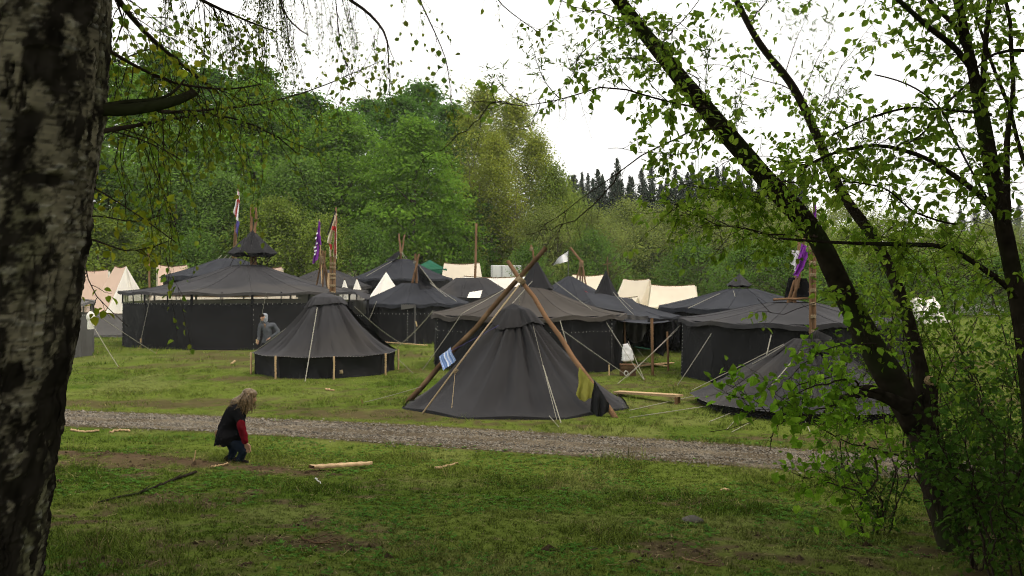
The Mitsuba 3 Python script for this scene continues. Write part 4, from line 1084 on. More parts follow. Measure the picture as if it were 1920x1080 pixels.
stick('branch', 'dark twig by the foot of the birch at the left edge of the grass', [(80, 908), (100, 905), (118, 906)], 0.02, 0.01, 'dark_pole', 'branch', 0.02, 8)
stick('branch', 'pale forked twig lying in the grass at the bottom right', [(1282, 1052), (1320, 1062), (1352, 1068)], 0.009, 0.005, 'dark_pole', 'branch', 0.02, 9, 3)
k = thing('branch', 'thin pale stick standing upright in the grass left of the girl', 'branch'); g_ = ground(363, 868); put(k, '', pole(g_, g_ + [0.03, 0, 0.17], 0.009, 0.006), 'pale_wood')
stick('wood_chip', 'white wood chip in the hollow under the plank', [(592, 900), (602, 910)], 0.012, 0.006, 'white_dot', 'wood chip', 0.02, 10)
stick('wood_chip', 'pale wood chip on the meadow grass above the track', [(610, 732), (626, 734)], 0.03, 0.02, 'pale_wood', 'wood chip', 0.03, 12)
stick('wood_chip', 'pale chip of wood left of the low tent', [(433, 684), (441, 678)], 0.03, 0.02, 'pale_wood', 'wood chip', 0.03, 13)
scene['stone_grey'] = two({'type': 'diffuse', 'reflectance': varied((0.12, 0.11, 0.10), 0.5, 9)})
def rock(name, label, px, py, s, mat, seed):
    k = thing(name, label, 'stone')
    m = trimesh.creation.icosphere(3, 1.0); v = np.array(m.vertices)
    v = v * (1 + 0.5 * (meshkit.noise(v * 1.3 + seed, seed)[:, None] - 0.5)) * s
    v = v + ground(px, py) + [0, 0, s[2] * 0.3]
    put(k, '', (v, np.array(m.faces)), mat, smooth=25)
rock('stone', 'grey angular stone in the grass at the bottom right', 1298, 980, np.array([0.10, 0.08, 0.055]), 'stone_grey', 1)
rock('stone', 'pale pinkish stone in the grass below the track at the right', 1360, 920, np.array([0.055, 0.04, 0.025]), 'pale_wood', 2)
# ------------------------------------------------------------------ wood behind the camp
def leaf_quads(p, nrm, size, rng, aspect=0.6):
    """small folded leaf clumps, two triangles each"""
    n = len(p)
    t = norm(np.cross(nrm, rng.normal(size=(n, 3)))); b = np.cross(nrm, t)
    L, W = (size / 2)[:, None], (size * aspect / 2)[:, None]
    v = np.stack([p - t * L, p + b * W + nrm * L * 0.15, p + t * L, p - b * W + nrm * L * 0.15], 1)
    f = np.array([[0, 1, 2], [0, 2, 3]])
    return v.reshape(-1, 3), (f[None] + 4 * np.arange(n)[:, None, None]).reshape(-1, 3)


def crown_layers(rng, H, R, base, clumps, per, flat, leaf, top=0.85, shell=0.55, lobes=5, thick=0.16):
    """leaf positions in flattened sprays spread through an uneven crown"""
    ph = rng.uniform(0, 6.28, lobes); am = rng.uniform(0.05, 0.22, lobes)
    P_, N_, C_ = [], [], []
    tt = rng.uniform(0, 1, clumps) ** 0.85
    for i in range(clumps):
        t = tt[i]
        a = rng.uniform(0, 6.28)
        prof = (math.sin(math.pi * (0.12 + 0.88 * t) ** top)) ** 0.75
        prof *= 1 + sum(am[k] * math.sin((k + 2) * a + ph[k] + t * 5) for k in range(lobes))
        r = R * prof * (shell + (1 - shell) * rng.uniform() ** 0.5)
        c = np.array([r * math.cos(a), r * math.sin(a), base + (H - base) * t + rng.normal(0, 0.25)])
        s = rng.uniform(0.6, 1.25) * R * 0.26
        m = int(per * (s / (R * 0.24)) ** 2)
        q = rng.normal(size=(m, 3)) * [s * 0.55, s * 0.55, s * thick]
        q[:, 2] -= flat * (q[:, 0] * math.cos(a) + q[:, 1] * math.sin(a)) * 0.6 - 0.12 * s * rng.normal(size=m)
        P_.append(c + q)
        nn = rng.normal(size=(m, 3)) * 0.34 + [0.45 * math.cos(a), 0.45 * math.sin(a), 0.9] + rng.normal(size=3) * 0.22
        N_.append(norm(nn)); C_.append(np.full(m, rng.uniform(0.62, 1.38)))
    p, n = np.vstack(P_), np.vstack(N_)
    return p, n, np.concatenate(C_)


def trunk_mesh(rng, H, r, limbs, spread, pale=False):
    ms = []
    p = np.array([[0, 0, -0.6], [0, 0, 0], *[[rng.normal(0, 0.12), rng.normal(0, 0.12), H * k] for k in (0.2, 0.4, 0.6, 0.85)]])
    ms.append(tube(smooth_path(p, 14), np.linspace(r * 1.15, r * 0.15, 14), 7))
    for i in range(limbs):
        z = H * rng.uniform(0.2, 0.7); a = rng.uniform(0, 6.28)
        L = spread * rng.uniform(0.5, 0.95) * (1.1 - z / H)
        e = np.array([L * math.cos(a), L * math.sin(a), z + L * rng.uniform(0.3, 0.9)])
        ms.append(tube(smooth_path([[0, 0, z], [e[0] * 0.4, e[1] * 0.4, z + (e[2] - z) * 0.3], e], 7), np.linspace(r * 0.4, 0.03, 7), 5))
    return cat(ms)


PROTO = {}
def prototype(name, seed, H, R, base, clumps, per, flat, leaf, col, amount=0.35, trunk_r=0.2, limbs=10, stems=1, thick=0.11, top=0.85, shell=0.55, bark='bark_grey', aspect=0.6):
    rng = np.random.default_rng(seed)
    p, n, tone = crown_layers(rng, H, R, base, clumps, per, flat, leaf, top, shell, thick=thick)
    size = leaf * rng.uniform(0.6, 1.35, len(p))
    if ('leaf_' + name) not in scene:
        scene['leaf_' + name] = {'type': 'principledthin', 'base_color': VC, 'roughness': 0.6, 'diff_trans': 0.85, 'spec_trans': 0.0, 'eta': 1.3}
    warm = rng.uniform(-0.06, 0.10, (len(p), 1)) * [1, 0.2, 0]
    cc = np.array(col) * 1.22 * tone[:, None] * rng.uniform(0.86, 1.14, (len(p), 1)) * (1 + warm)
    tr_ = []
    for s in range(stems):
        v, f = trunk_mesh(rng, H * rng.uniform(0.75, 0.97), trunk_r * rng.uniform(0.7, 1.1), limbs, R)
        if stems > 1:
            a = rng.uniform(0, 6.28); v = v + np.array([math.cos(a), math.sin(a), 0]) * R * rng.uniform(0.1, 0.6) + v[:, 2:] * 0.06 * np.array([math.cos(a), math.sin(a), 0])
        tr_.append((v, f))
    scene['proto_' + name] = {'type': 'shapegroup', 'trunk': mikit.ply(cat(tr_), bark, smooth=True), 'crown': mikit.ply(leaf_quads(p, n, size, rng, aspect), 'leaf_' + name, color=np.repeat(cc, 4, 0))}
    PROTO[name] = (H, R)


def spruce(name, seed, H, R, col):
    rng = np.random.default_rng(seed)
    P_, N_ = [], []
    z = 0.4
    while z < H - 0.1:
        k = 1 - z / H
        nb = int(4 + 5 * k)
        for i in range(nb):
            a = rng.uniform(0, 6.28); L = R * k ** 0.8 * rng.uniform(0.75, 1.1) + 0.15
            m = int(8 + 26 * k)
            s = rng.uniform(0.05, 1, m)
            w = 0.22 * L * rng.normal(size=m)
            q = np.stack([s * L * math.cos(a) - w * math.sin(a), s * L * math.sin(a) + w * math.cos(a), z - 0.28 * L * s ** 1.5 + rng.normal(0, 0.16, m)], -1)
            P_.append(q); N_.append(norm(rng.normal(size=(m, 3)) * 0.5 + [math.cos(a), math.sin(a), 0.5]))
        z += 0.26
    p, n = np.vstack(P_), np.vstack(N_)
    scene['leaf_' + name] = leafmat(col, 0.3, 0.3, 0.2)
    scene['proto_' + name] = {'type': 'shapegroup', 'trunk': mikit.ply(pole([0, 0, -0.6], [0, 0, H], 0.2, 0.02), 'bark_grey', smooth=True), 'crown': mikit.ply(leaf_quads(p, n, rng.uniform(0.3, 0.6, len(p)), rng, 0.35), 'leaf_' + name)}
    PROTO[name] = (H, R)


scene['bark_grey'] = two({'type': 'diffuse', 'reflectance': varied((0.09, 0.075, 0.06), 0.5, 2.0)})
scene['bark_pale'] = two({'type': 'diffuse', 'reflectance': varied((0.20, 0.18, 0.145), 0.4, 2.0)})
prototype('beech', 1, 17, 5.6, 1.5, 330, 60, 0.55, 0.36, (0.115, 0.215, 0.026), trunk_r=0.28)
prototype('beech_dark', 2, 18, 5.2, 2.0, 330, 58, 0.45, 0.36, (0.075, 0.160, 0.026), trunk_r=0.28)
prototype('oak', 3, 15, 5.4, 1.0, 300, 62, 0.2, 0.33, (0.105, 0.185, 0.036), trunk_r=0.3, thick=0.34)
prototype('aspen', 4, 18, 4.2, 2.0, 420, 52, 0.1, 0.24, (0.220, 0.260, 0.040), trunk_r=0.14, limbs=14, stems=4, thick=0.45, bark='bark_pale', shell=0.12)
prototype('hazel', 5, 6.5, 3.6, 0.2, 220, 60, 0.25, 0.20, (0.150, 0.210, 0.036), trunk_r=0.07, limbs=8, stems=5, thick=0.35)
prototype('shrub', 6, 4.2, 3.0, 0.1, 170, 60, 0.2, 0.17, (0.090, 0.165, 0.030), trunk_r=0.05, limbs=7, stems=5, thick=0.35)
prototype('willow', 7, 9, 4.6, 0.3, 260, 60, 0.3, 0.20, (0.185, 0.230, 0.060), trunk_r=0.12, limbs=12, stems=4, thick=0.4)
spruce('spruce', 8, 17, 3.6, (0.026, 0.042, 0.028))

KIND = {'beech': ('broadleaf_tree', 'tree'), 'beech_dark': ('broadleaf_tree', 'tree'), 'oak': ('broadleaf_tree', 'tree'), 'aspen': ('slender_tree', 'tree'), 'hazel': ('bush', 'bush'), 'shrub': ('bush', 'bush'), 'willow': ('bushy_tree', 'tree'), 'spruce': ('spruce_tree', 'conifer')}
TEXT = {'beech': 'bright green broadleaf tree of the wood behind the tents', 'beech_dark': 'dark green tall broadleaf tree of the wood behind the tents', 'oak': 'rounded olive green tree of the wood behind the tents', 'aspen': 'yellow-green slender tree with thin pale stems at the end of the tall wood',
        'hazel': 'yellowish green bush at the foot of the wood behind the tents', 'shrub': 'dark green low bush along the edge of the camp', 'willow': 'soft grey-green bushy tree of the low thicket behind the right tents', 'spruce': 'dark spruce on the skyline behind the thicket'}
MARKS = [(-100, 'outside the left edge'), (60, 'behind the birch trunk'), (200, 'just right of the birch trunk'), (280, 'behind the thin upright pole'), (370, 'behind the dark slanting roof'), (440, 'behind the red-crossed flag'), (490, 'behind the pointed smoke cap'), (560, 'left of the purple banner'), (600, 'behind the purple banner'),
         (650, 'right of the lashed mast'), (700, 'left of the wide dark tent'), (755, 'behind the crossed pole tips of the wide dark tent'), (805, 'behind the green canopy'), (860, 'behind the cream marquee'), (892, 'behind the tall single mast'), (945, 'behind the white box trailer'), (1005, 'behind the central smoke cap'),
         (1060, 'behind the white flag'), (1092, 'behind the slanting crane pole'), (1140, 'behind the tall pointed hood'), (1190, 'behind the left open cream tent'), (1262, 'behind the long cream tent'), (1320, 'left of the small flat smoke cap'), (1388, 'behind the small flat smoke cap'), (1450, 'left of the purple and white banner'),
         (1500, 'behind the purple and white banner'), (1560, 'behind the first leaning limb'), (1620, 'between the two leaning limbs'), (1680, 'behind the second leaning limb'), (1735, 'right of the second leaning limb'), (1800, 'left of the forked tree'), (1870, 'behind the forked tree'), (1960, 'at the right edge')]
SHORT = {'beech': 'bright broadleaf tree', 'beech_dark': 'dark green broadleaf tree', 'oak': 'rounded olive green tree', 'aspen': 'slender yellow-green tree', 'hazel': 'yellowish green bush', 'shrub': 'dark green low bush', 'willow': 'soft grey-green bushy tree', 'spruce': 'dark pointed spruce'}
TAKEN = set()
def tree(proto, px, py_top, d, wpx=None, label=None, rng=np.random.default_rng(99)):
    where = min(MARKS, key=lambda m: abs(m[0] - px))[1]
    row = ('on the skyline' if proto == 'spruce' else 'in the front row' if d < 66 else 'in the second row' if d < 77 else 'farther back')
    text = f'{SHORT[proto]} {row}, {where}'
    if label is None and proto != 'spruce' and text not in TAKEN:
        label = text; TAKEN.add(text)
    H, R = PROTO[proto]
    x = X(px, d); g = float(terrain(x, d)); h = Z(py_top, d) - g
    sz_ = h / H
    sr = sz_ if wpx is None else (wpx / F * d / 2) / R
    nm, ct = KIND[proto]
    k = thing(nm, label or TEXT[proto], ct, None if label else TEXT[proto].replace('tree of', 'trees of').replace('bush ', 'bushes '))
    scene[k] = {'type': 'instance', 'group': {'type': 'ref', 'id': 'proto_' + proto}, 'to_world': T().translate([x, d, g]).rotate([0, 0, 1], float(rng.uniform(0, 360))).scale([sr, sr, sz_])}
    return k


# front row of the wood, left to right
for a in [('oak', 120, 220, 70, 240), ('beech', 215, 130, 76, 270, 'broad bright tree directly behind the birch stub'), ('hazel', 190, 410, 62, 200), ('oak', 330, 240, 66, 230), ('beech_dark', 395, 135, 82, 240),
          ('hazel', 300, 440, 60, 150), ('shrub', 370, 455, 59, 160), ('beech', 480, 165, 74, 240, 'bright tree above the pointed smoke cap'), ('oak', 420, 330, 63, 180), ('hazel', 520, 385, 61, 190, 'olive bush right behind the pointed smoke cap'),
          ('beech_dark', 575, 180, 80, 230), ('hazel', 610, 415, 60.5, 150, 'yellowish bush behind the lashed mast'), ('oak', 560, 300, 67, 190), ('beech', 640, 215, 72, 230, 'tall bright beech above the purple banner'), ('shrub', 690, 440, 61, 150), ('beech_dark', 745, 185, 84, 200),
          ('beech', 775, 232, 66, 215, 'large layered bright green beech above the wide dark tent'), ('beech_dark', 790, 160, 92, 190, 'tallest dark tree on the skyline of the wood'), ('beech_dark', 850, 200, 86, 170), ('beech_dark', 690, 190, 95, 210),
          ('beech_dark', 880, 360, 72, 110, 'dark tree in the gap left of the slender pale stems'), ('aspen', 905, 172, 78, 160, 'tallest slender yellow-green tree at the end of the wood'), ('aspen', 965, 195, 80, 170), ('aspen', 1005, 262, 76, 130), ('aspen', 930, 260, 72, 130), ('hazel', 1040, 325, 74, 110),
          ('shrub', 880, 478, 64, 100), ('shrub', 990, 470, 64, 110), ('willow', 1020, 395, 70, 150), ('hazel', 1075, 372, 84, 130),
          ('beech', 60, 120, 72, 260), ('beech_dark', 300, 100, 90, 240), ('beech', 560, 215, 92, 200), ('beech_dark', 480, 130, 96, 220), ('oak', 20, 330, 62, 220), ('oak', -80, 250, 70, 260)]:
    tree(a[0], a[1], a[2], a[3], a[4], a[5] if len(a) > 5 else None)
# thicket on the right
for a in [('willow', 1110, 400, 78, 170), ('willow', 1180, 385, 84, 180), ('shrub', 1110, 450, 70, 140), ('willow', 1260, 395, 80, 190, 'bushy tree behind the two cream ridge tents'), ('shrub', 1200, 460, 82, 150), ('willow', 1340, 380, 78, 200), ('shrub', 1300, 465, 72, 150),
          ('willow', 1430, 385, 76, 190), ('shrub', 1400, 470, 66, 150), ('willow', 1520, 400, 70, 190), ('shrub', 1480, 470, 62, 160), ('hazel', 1600, 430, 60, 170), ('willow', 1660, 410, 72, 190), ('shrub', 1690, 480, 58, 160), ('willow', 1760, 430, 70, 190), ('hazel', 1800, 450, 62, 170),
          ('willow', 1860, 420, 75, 200), ('shrub', 1880, 490, 58, 170), ('willow', 1960, 420, 70, 200), ('shrub', 1580, 500, 56, 150), ('willow', 1135, 415, 96, 170), ('willow', 1225, 400, 100, 170), ('willow', 1470, 395, 98, 190), ('willow', 1590, 385, 95, 200)]:
    tree(a[0], a[1], a[2], a[3], a[4], a[5] if len(a) > 5 else None)
rs = np.random.default_rng(5)
for i, px in enumerate(np.linspace(1035, 1500, 34)):
    tree('spruce', px + rs.normal(0, 4), 322 + 12 * math.sin(i * 1.9) + rs.normal(0, 9) + (6 if px > 1200 else 0), 140 + rs.uniform(0, 14), rs.uniform(62, 96))
for i, px in enumerate(np.linspace(1040, 1500, 26)):
    tree('spruce', px + rs.normal(0, 4), 338 + rs.normal(0, 6), 128 + rs.uniform(0, 6), rs.uniform(80, 110))
for i, px in enumerate(np.linspace(1520, 2000, 18)):
    tree('spruce', px + rs.normal(0, 6), 430 - 45 * sstep(1680, 1850, px) + rs.normal(0, 7), 210 + rs.uniform(0, 20), rs.uniform(60, 80))
# ------------------------------------------------------------------ near trees: traced limbs, grown twigs, real leaves
def leaf_shapes(p, d, nrm, L, W, rng, fold=0.18, curl=0.25):
    """pointed leaves, six triangles each: folded along the rib and curling at the tip"""
    n = len(p)
    d = norm(d); s = norm(np.cross(d, nrm)); u = np.cross(s, d)
    L, W = L[:, None], W[:, None]
    c = rng.uniform(0, curl, (n, 1)) * L
    v = np.stack([p, p + d * L * .3 + s * W * .5 + u * W * fold, p + d * L * .3 - s * W * .5 + u * W * fold, p + d * L * .68 + s * W * .38 + u * (W * fold - c * .4),
                  p + d * L * .68 - s * W * .38 + u * (W * fold - c * .4), p + d * L - u * c, p + d * L * .5 - u * c * .15], 1)
    f = np.array([[0, 1, 6], [1, 3, 6], [3, 5, 6], [5, 4, 6], [4, 2, 6], [2, 0, 6]])
    return v.reshape(-1, 3), (f[None] + 7 * np.arange(n)[:, None, None]).reshape(-1, 3)


class Plant:
    def __init__(self, seed):
        self.rng = np.random.default_rng(seed); self.wood = []; self.thick = []; self.a = []; self.groups = {}

    def limb(self, pts, r0, r1, n=None, sides=7, rough=0.0, jit=0.0, big=False):
        p = np.asarray(pts, float)
        n = n or max(6, 4 * len(p))
        q = smooth_path(p, n)
        if jit: q[1:-1] += self.rng.normal(0, jit, (n - 2, 3))
        (self.thick if big else self.wood).append(tube(q, np.interp(np.linspace(0, 1, n), np.linspace(0, 1, np.size(r0)), r0) if np.size(r0) > 1 else np.linspace(r0, r1, n), sides, True, rough, int(self.rng.integers(99))))
        return q

    def twigs(self, path, count, length, t0=0.0, t1=1.0, spread=0.9, grav=-0.15, level=1, r=0.004, kids=4, step=0.05, grp='a', aim=None, wander=0.35, keep=1.0):
        rng = self.rng
        path = np.asarray(path)
        for i in range(count):
            t = rng.uniform(t0, t1) * (len(path) - 1); k = min(int(t), len(path) - 2)
            p = path[k] + (path[k + 1] - path[k]) * (t - k); tan = norm(path[k + 1] - path[k])
            d = norm(tan * (1 - spread * 0.6) + norm(rng.normal(size=3)) * spread + [0, 0, grav] + (0 if aim is None else np.asarray(aim)))
            L = length * rng.uniform(0.55, 1.15)
            m = 6
            q = [p]; 
            for j in range(m):
                d = norm(d + rng.normal(size=3) * wander * 0.5 + [0, 0, grav * 0.35]); q.append(q[-1] + d * L / m)
            q = np.array(q)
            self.wood.append(tube(q, np.linspace(r, r * 0.4, m + 1), 4, False))
            if level > 0:
                self.twigs(q, kids, length * 0.5, 0.2, 1.0, spread, grav, level - 1, r * 0.55, kids, step, grp, None, wander, keep)
            if rng.uniform() < keep:
                nn = max(2, int(L / step))
                for j in range(nn):
                    s = (0.15 + 0.85 * (j + rng.uniform()) / nn) * m; k2 = min(int(s), m - 1)
                    self.groups.setdefault(grp, []).append(np.concatenate([q[k2] + (q[k2 + 1] - q[k2]) * (s - k2), norm(q[k2 + 1] - q[k2])]))

    def leaves(self, grp, size, aspect, per=1, droop=0.5, upn=1.0, tone=(0.06, 0.11, 0.02), tone2=None, stalk=0.02):
        rng = self.rng
        if grp not in self.groups: return None
        a = np.repeat(np.array(self.groups[grp]), per, 0); n = len(a)
        d = norm(a[:, 3:] * 0.5 + rng.normal(size=(n, 3)) * 0.75 - [0, 0, droop])
        nr = rng.normal(size=(n, 3)) * 0.55 + [0, 0, upn]
        L = size * rng.uniform(0.55, 1.2, n)
        v, f = leaf_shapes(a[:, :3] + d * stalk * rng.uniform(0.3, 1.3, (n, 1)), d, nr, L, L * aspect * rng.uniform(0.8, 1.15, n), rng)
        k = rng.uniform(0, 1, (n, 1)); b = rng.uniform(0.7, 1.3, (n, 1))
        c = (np.array(tone) * (1 - k) + np.array(tone2 or tone) * k) * b
        return v, f, np.repeat(c, 7, 0)


scene['near_leaf'] = {'type': 'principledthin', 'base_color': VC, 'roughness': 0.5, 'diff_trans': 1.35, 'spec_trans': 0.0, 'eta': 1.4}
scene['bark_dark'] = two({'type': 'bumpmap', 'arbitrary': proc(lambda p, n, uv: fbm(p.x * 55, p.y * 55, p.z * 14, 3), eps=2e-3), 'scale': 0.02, 'bsdf': {'type': 'diffuse', 'reflectance': varied((0.034, 0.027, 0.021), 0.6, 14, (0.036, 0.042, 0.020), 3)}})
scene['twig_bark'] = two({'type': 'diffuse', 'reflectance': rgb(0.045, 0.034, 0.026)})


def finish(key, pl, leafsets):
    if pl.thick: put(key, 'limb', cat(pl.thick), 'bark_dark', smooth=True)
    if pl.wood: put(key, 'twigs', cat(pl.wood), 'twig_bark', smooth=True, kind='stuff')
    L = [x for x in leafsets if x]
    if L:
        v, f = cat([(a, b) for a, b, c in L])
        put(key, 'leaves', (v, f), 'near_leaf', color=np.vstack([c for a, b, c in L]), kind='stuff')


def TP(*pts): return np.array([P(*q) for q in pts])


# ---- the birch at the left
birch = thing('birch_tree', 'large birch with cracked white and black bark at the left edge', 'tree')
bd = 2.6
axis_p = np.array([[X(-100, bd), bd, 0.95], P(-69, 1082, bd), P(-34, 800, bd), P(-3, 600, bd), P(31, 350, bd), P(54, 200, bd), P(66, 0, bd), [X(92, bd), bd, 4.3]])
nz, na = 600, 340
cpath = smooth_path(axis_p, nz)
ang = np.linspace(0, 2 * np.pi, na, endpoint=False)
zz = cpath[:, 2][:, None] * np.ones(na); aa = ang[None, :] * np.ones((nz, 1))
cx_, sx_ = np.cos(aa), np.sin(aa)


def bn(fs, fz, seed, warp=0.0):
    w = warp * (meshkit.noise(np.stack([cx_ * 4, sx_ * 4, zz * 5 + seed], -1), seed) - 0.5)
    return meshkit.noise(np.stack([cx_ * fs + 9, sx_ * fs + 9, zz * fz + w + seed], -1), seed)


plate = 0.36 * bn(2.2, 4.2, 1, 3.0) + 0.28 * bn(5.5, 10, 2, 2.0) + 0.20 * bn(13, 36, 3) + 0.16 * bn(27, 110, 33)          # broad black scars
ridge = np.abs(0.75 * bn(5.5, 3.6, 4, 3.5) + 0.25 * bn(18, 22, 24) - 0.5) * 2                                                     # lengthwise cracks
crack = (1 - sstep(0.02, 0.10, ridge)) * sstep(0.42, 0.56, bn(2.2, 2.3, 5))
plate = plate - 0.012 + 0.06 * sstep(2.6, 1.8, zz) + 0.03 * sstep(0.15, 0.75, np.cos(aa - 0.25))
scar = sstep(0.545, 0.562, plate)
lent = sstep(0.60, 0.66, 0.75 * bn(5.5, 105, 6) + 0.25 * bn(22, 160, 26)) * sstep(0.25, 0.5, bn(3.5, 9, 7))
flake = sstep(0.62, 0.70, bn(6, 70, 8)) * sstep(0.4, 0.6, bn(4, 6, 9))
# eye-shaped branch scars facing the meadow
def eye(a0, z0, wa, hz):
    e = ((np.mod(aa - a0 + np.pi, 2 * np.pi) - np.pi) / wa) ** 2 + ((zz - z0) / hz) ** 2
    return 1 - sstep(0.5, 1.15, e + 1.3 * (bn(9, 26, 10) - 0.5))
eyes = np.maximum.reduce([eye(-0.72, Z(346, bd), 0.42, 0.020), eye(-1.02, Z(243, bd), 0.20, 0.036), eye(-0.92, Z(134, bd), 0.30, 0.030), eye(-0.65, Z(32, bd), 0.30, 0.05), eye(-1.2, Z(545, bd), 0.18, 0.05), eye(-0.8, Z(700, bd), 0.2, 0.05), eye(-0.5, Z(900, bd), 0.3, 0.04)])
dark = np.clip(np.maximum.reduce([scar, crack * 0.95, eyes]), 0, 1)
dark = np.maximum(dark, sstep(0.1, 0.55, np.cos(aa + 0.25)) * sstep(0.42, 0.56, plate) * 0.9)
rad = 0.207 * (1 + 0.05 * (zz < 1.6) * (1.6 - zz)) + 0.012 * (bn(1.2, 1.2, 12) - 0.5)
rad = rad + dark * (0.024 * (bn(12, 18, 13) - 0.40)) - crack * 0.012 - eyes * 0.010 + 0.0035 * flake - 0.001 * lent + 0.003 * (bn(8, 40, 14) - 0.5) * (1 - dark)
bv = np.stack([cpath[:, 0][:, None] + rad * cx_, cpath[:, 1][:, None] + rad * sx_, zz], -1)
white = np.array([0.24, 0.212, 0.16]) * (0.5 + 0.8 * bn(3.2, 9, 15))[..., None] * (0.72 + 0.56 * bn(9, 120, 16))[..., None]
moss = (sstep(0.5, 0.75, bn(2, 2.2, 17)) * 0.45)[..., None]
white = white * (1 - moss) + np.array([0.14, 0.15, 0.07]) * moss
white = white * (1 - 0.62 * lent[..., None]) + 0.12 * flake[..., None]
blk = np.array([0.022, 0.019, 0.016]) * (0.5 + 1.3 * bn(9, 14, 18))[..., None]
bc = white * (1 - dark[..., None]) + blk * dark[..., None]
scene['birch_bark'] = two({'type': 'bumpmap', 'arbitrary': proc(lambda p, n, uv: fbm(p.x * 90, p.y * 90, p.z * 200, 2), eps=1e-3), 'scale': 0.0025, 'bsdf': {'type': 'diffuse', 'reflectance': VC}})
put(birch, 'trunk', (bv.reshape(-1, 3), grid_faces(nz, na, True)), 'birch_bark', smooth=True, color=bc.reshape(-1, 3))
B = Plant(21)
top = cpath[-1]
up_path = B.limb([top - [0, 0, 0.05], top + [0.15, 0.3, 2.5], top + [0.3, 0.2, 6], top + [0.3, 0.2, 10]], 0.2, 0.04, 20, 9, 0.05, big=True)
put(birch, 'branch_stub', tube(smooth_path([P(160, 200, 2.62), P(215, 206, 2.64), P(290, 198, 2.7), P(364, 174, 2.78)], 16), np.array([0.028] * 2 + list(np.linspace(0.020, 0.0135, 14))), 12, True, 0.10, 4), 'bark_dark', smooth=True)
put(birch, 'branch_stub', tube(smooth_path([P(170, 204, 2.6), P(235, 192, 2.66), P(300, 185, 2.72), P(345, 150, 2.8)], 14), np.linspace(0.010, 0.003, 14), 7, True, 0.1, 5), 'bark_dark', smooth=True)
# limbs that come down from the crown, then hanging twigs
L1 = B.limb(TP((60, -420, 3.2), (180, -60, 4.2), (262, 50, 4.6), (330, 112, 4.9), (410, 175, 5.1)), 0.03, 0.006, 16)
L2 = B.limb(TP((170, 40, 3.4), (230, 110, 4.2), (310, 150, 4.6), (395, 166, 4.9), (490, 158, 5.2)), 0.012, 0.004, 16)
L3 = B.limb(TP((170, 250, 3.6), (240, 238, 4.4), (330, 222, 5.2), (420, 217, 5.6), (500, 245, 5.9), (560, 290, 6.1)), 0.014, 0.004, 16)
L4 = B.limb(TP((310, 195, 3.6), (400, 205, 5.5), (520, 188, 6.3), (620, 155, 6.8), (720, 112, 7.0)), 0.012, 0.003, 16)
L5 = B.limb(TP((560, -160, 4.6), (645, -10, 5.0), (690, 24, 5.1), (720, 60, 5.2), (727, 84, 5.2), (730, 180, 5.2)), [0.016, 0.013, 0.010, 0.008, 0.004, 0.002], 0.002, 20)
L6 = B.limb(TP((500, -120, 4.8), (525, 0, 5.0), (545, 40, 5.0), (578, 66, 5.1)), 0.010, 0.003, 12)
L7 = B.limb(TP((760, -160, 5.0), (785, -10, 5.2), (815, 60, 5.2), (838, 120, 5.3), (845, 190, 5.3)), 0.006, 0.002, 14)
L8 = B.limb(TP((610, -150, 4.8), (630, 5, 5.0), (640, 90, 5.0), (655, 130, 5.1)), 0.005, 0.002, 12)
L9 = B.limb(TP((880, -140, 5.2), (930, -5, 5.4), (960, 25, 5.4), (1010, 60, 5.5)), 0.006, 0.002, 12)
L10 = B.limb(TP((230, -200, 4.6), (330, -30, 5.2), (420, 20, 5.6), (520, 60, 6.0)), 0.02, 0.004, 14)
L11 = B.limb(TP((440, -180, 5.2), (520, -40, 5.6), (620, -20, 5.8), (760, -40, 6)), 0.016, 0.004, 14)
for Lx, n_, ln, t0 in ((L1, 34, 0.5, 0.35), (L2, 32, 0.45, 0.2), (L3, 22, 0.5, 0.2), (L10, 30, 0.5, 0.3)):
    B.twigs(Lx, n_, ln, t0, 1, 0.8, -0.5, 1, 0.0028, 2, 0.06, 'a')
B.twigs(L4, 24, 0.5, 0.15, 1, 0.7, -0.5, 1, 0.0028, 2, 0.065, 'a')
B.twigs(L3, 9, 0.9, 0.3, 1, 0.4, -1.2, 1, 0.0025, 2, 0.07, 'a')
B.twigs(L4, 26, 0.28, 0.55, 1, 0.9, 0.25, 0, 0.002, 2, 0.045, 'a')
B.twigs(L6, 12, 0.5, 0.1, 0.8, 0.4, -1.2, 1, 0.002, 2, 0.03, 'c'); B.twigs(L11, 40, 0.42, 0.1, 0.75, 0.4, -1.2, 1, 0.002, 2, 0.03, 'c')
B.twigs(L10, 26, 0.45, 0.3, 1, 0.4, -1.2, 1, 0.002, 2, 0.035, 'c')
B.twigs(L7, 15, 0.26, 0.3, 1, 0.9, -0.4, 0, 0.0015, 0, 0.055, 'a'); B.twigs(L7, 6, 0.5, 0.2, 0.7, 0.9, -0.3, 0, 0.0015, 0, 0.09, 'a')
B.twigs(L8, 9, 0.4, 0.45, 1, 0.6, -0.9, 1, 0.0018, 1, 0.09, 'a'); B.twigs(L5, 9, 0.3, 0.5, 1, 0.8, -0.8, 1, 0.0018, 2, 0.3, 'a'); B.twigs(L9, 9, 0.2, 0.4, 1, 0.8, -0.5, 0, 0.0015, 0, 0.06, 'a')
finish(birch, B, [B.leaves('a', 0.038, 0.78, 1, 0.9, 0.6, (0.11, 0.21, 0.02), (0.22, 0.25, 0.03)), B.leaves('c', 0.018, 0.40, 2, 0.9, 0.2, (0.09, 0.15, 0.03), (0.16, 0.18, 0.04))])

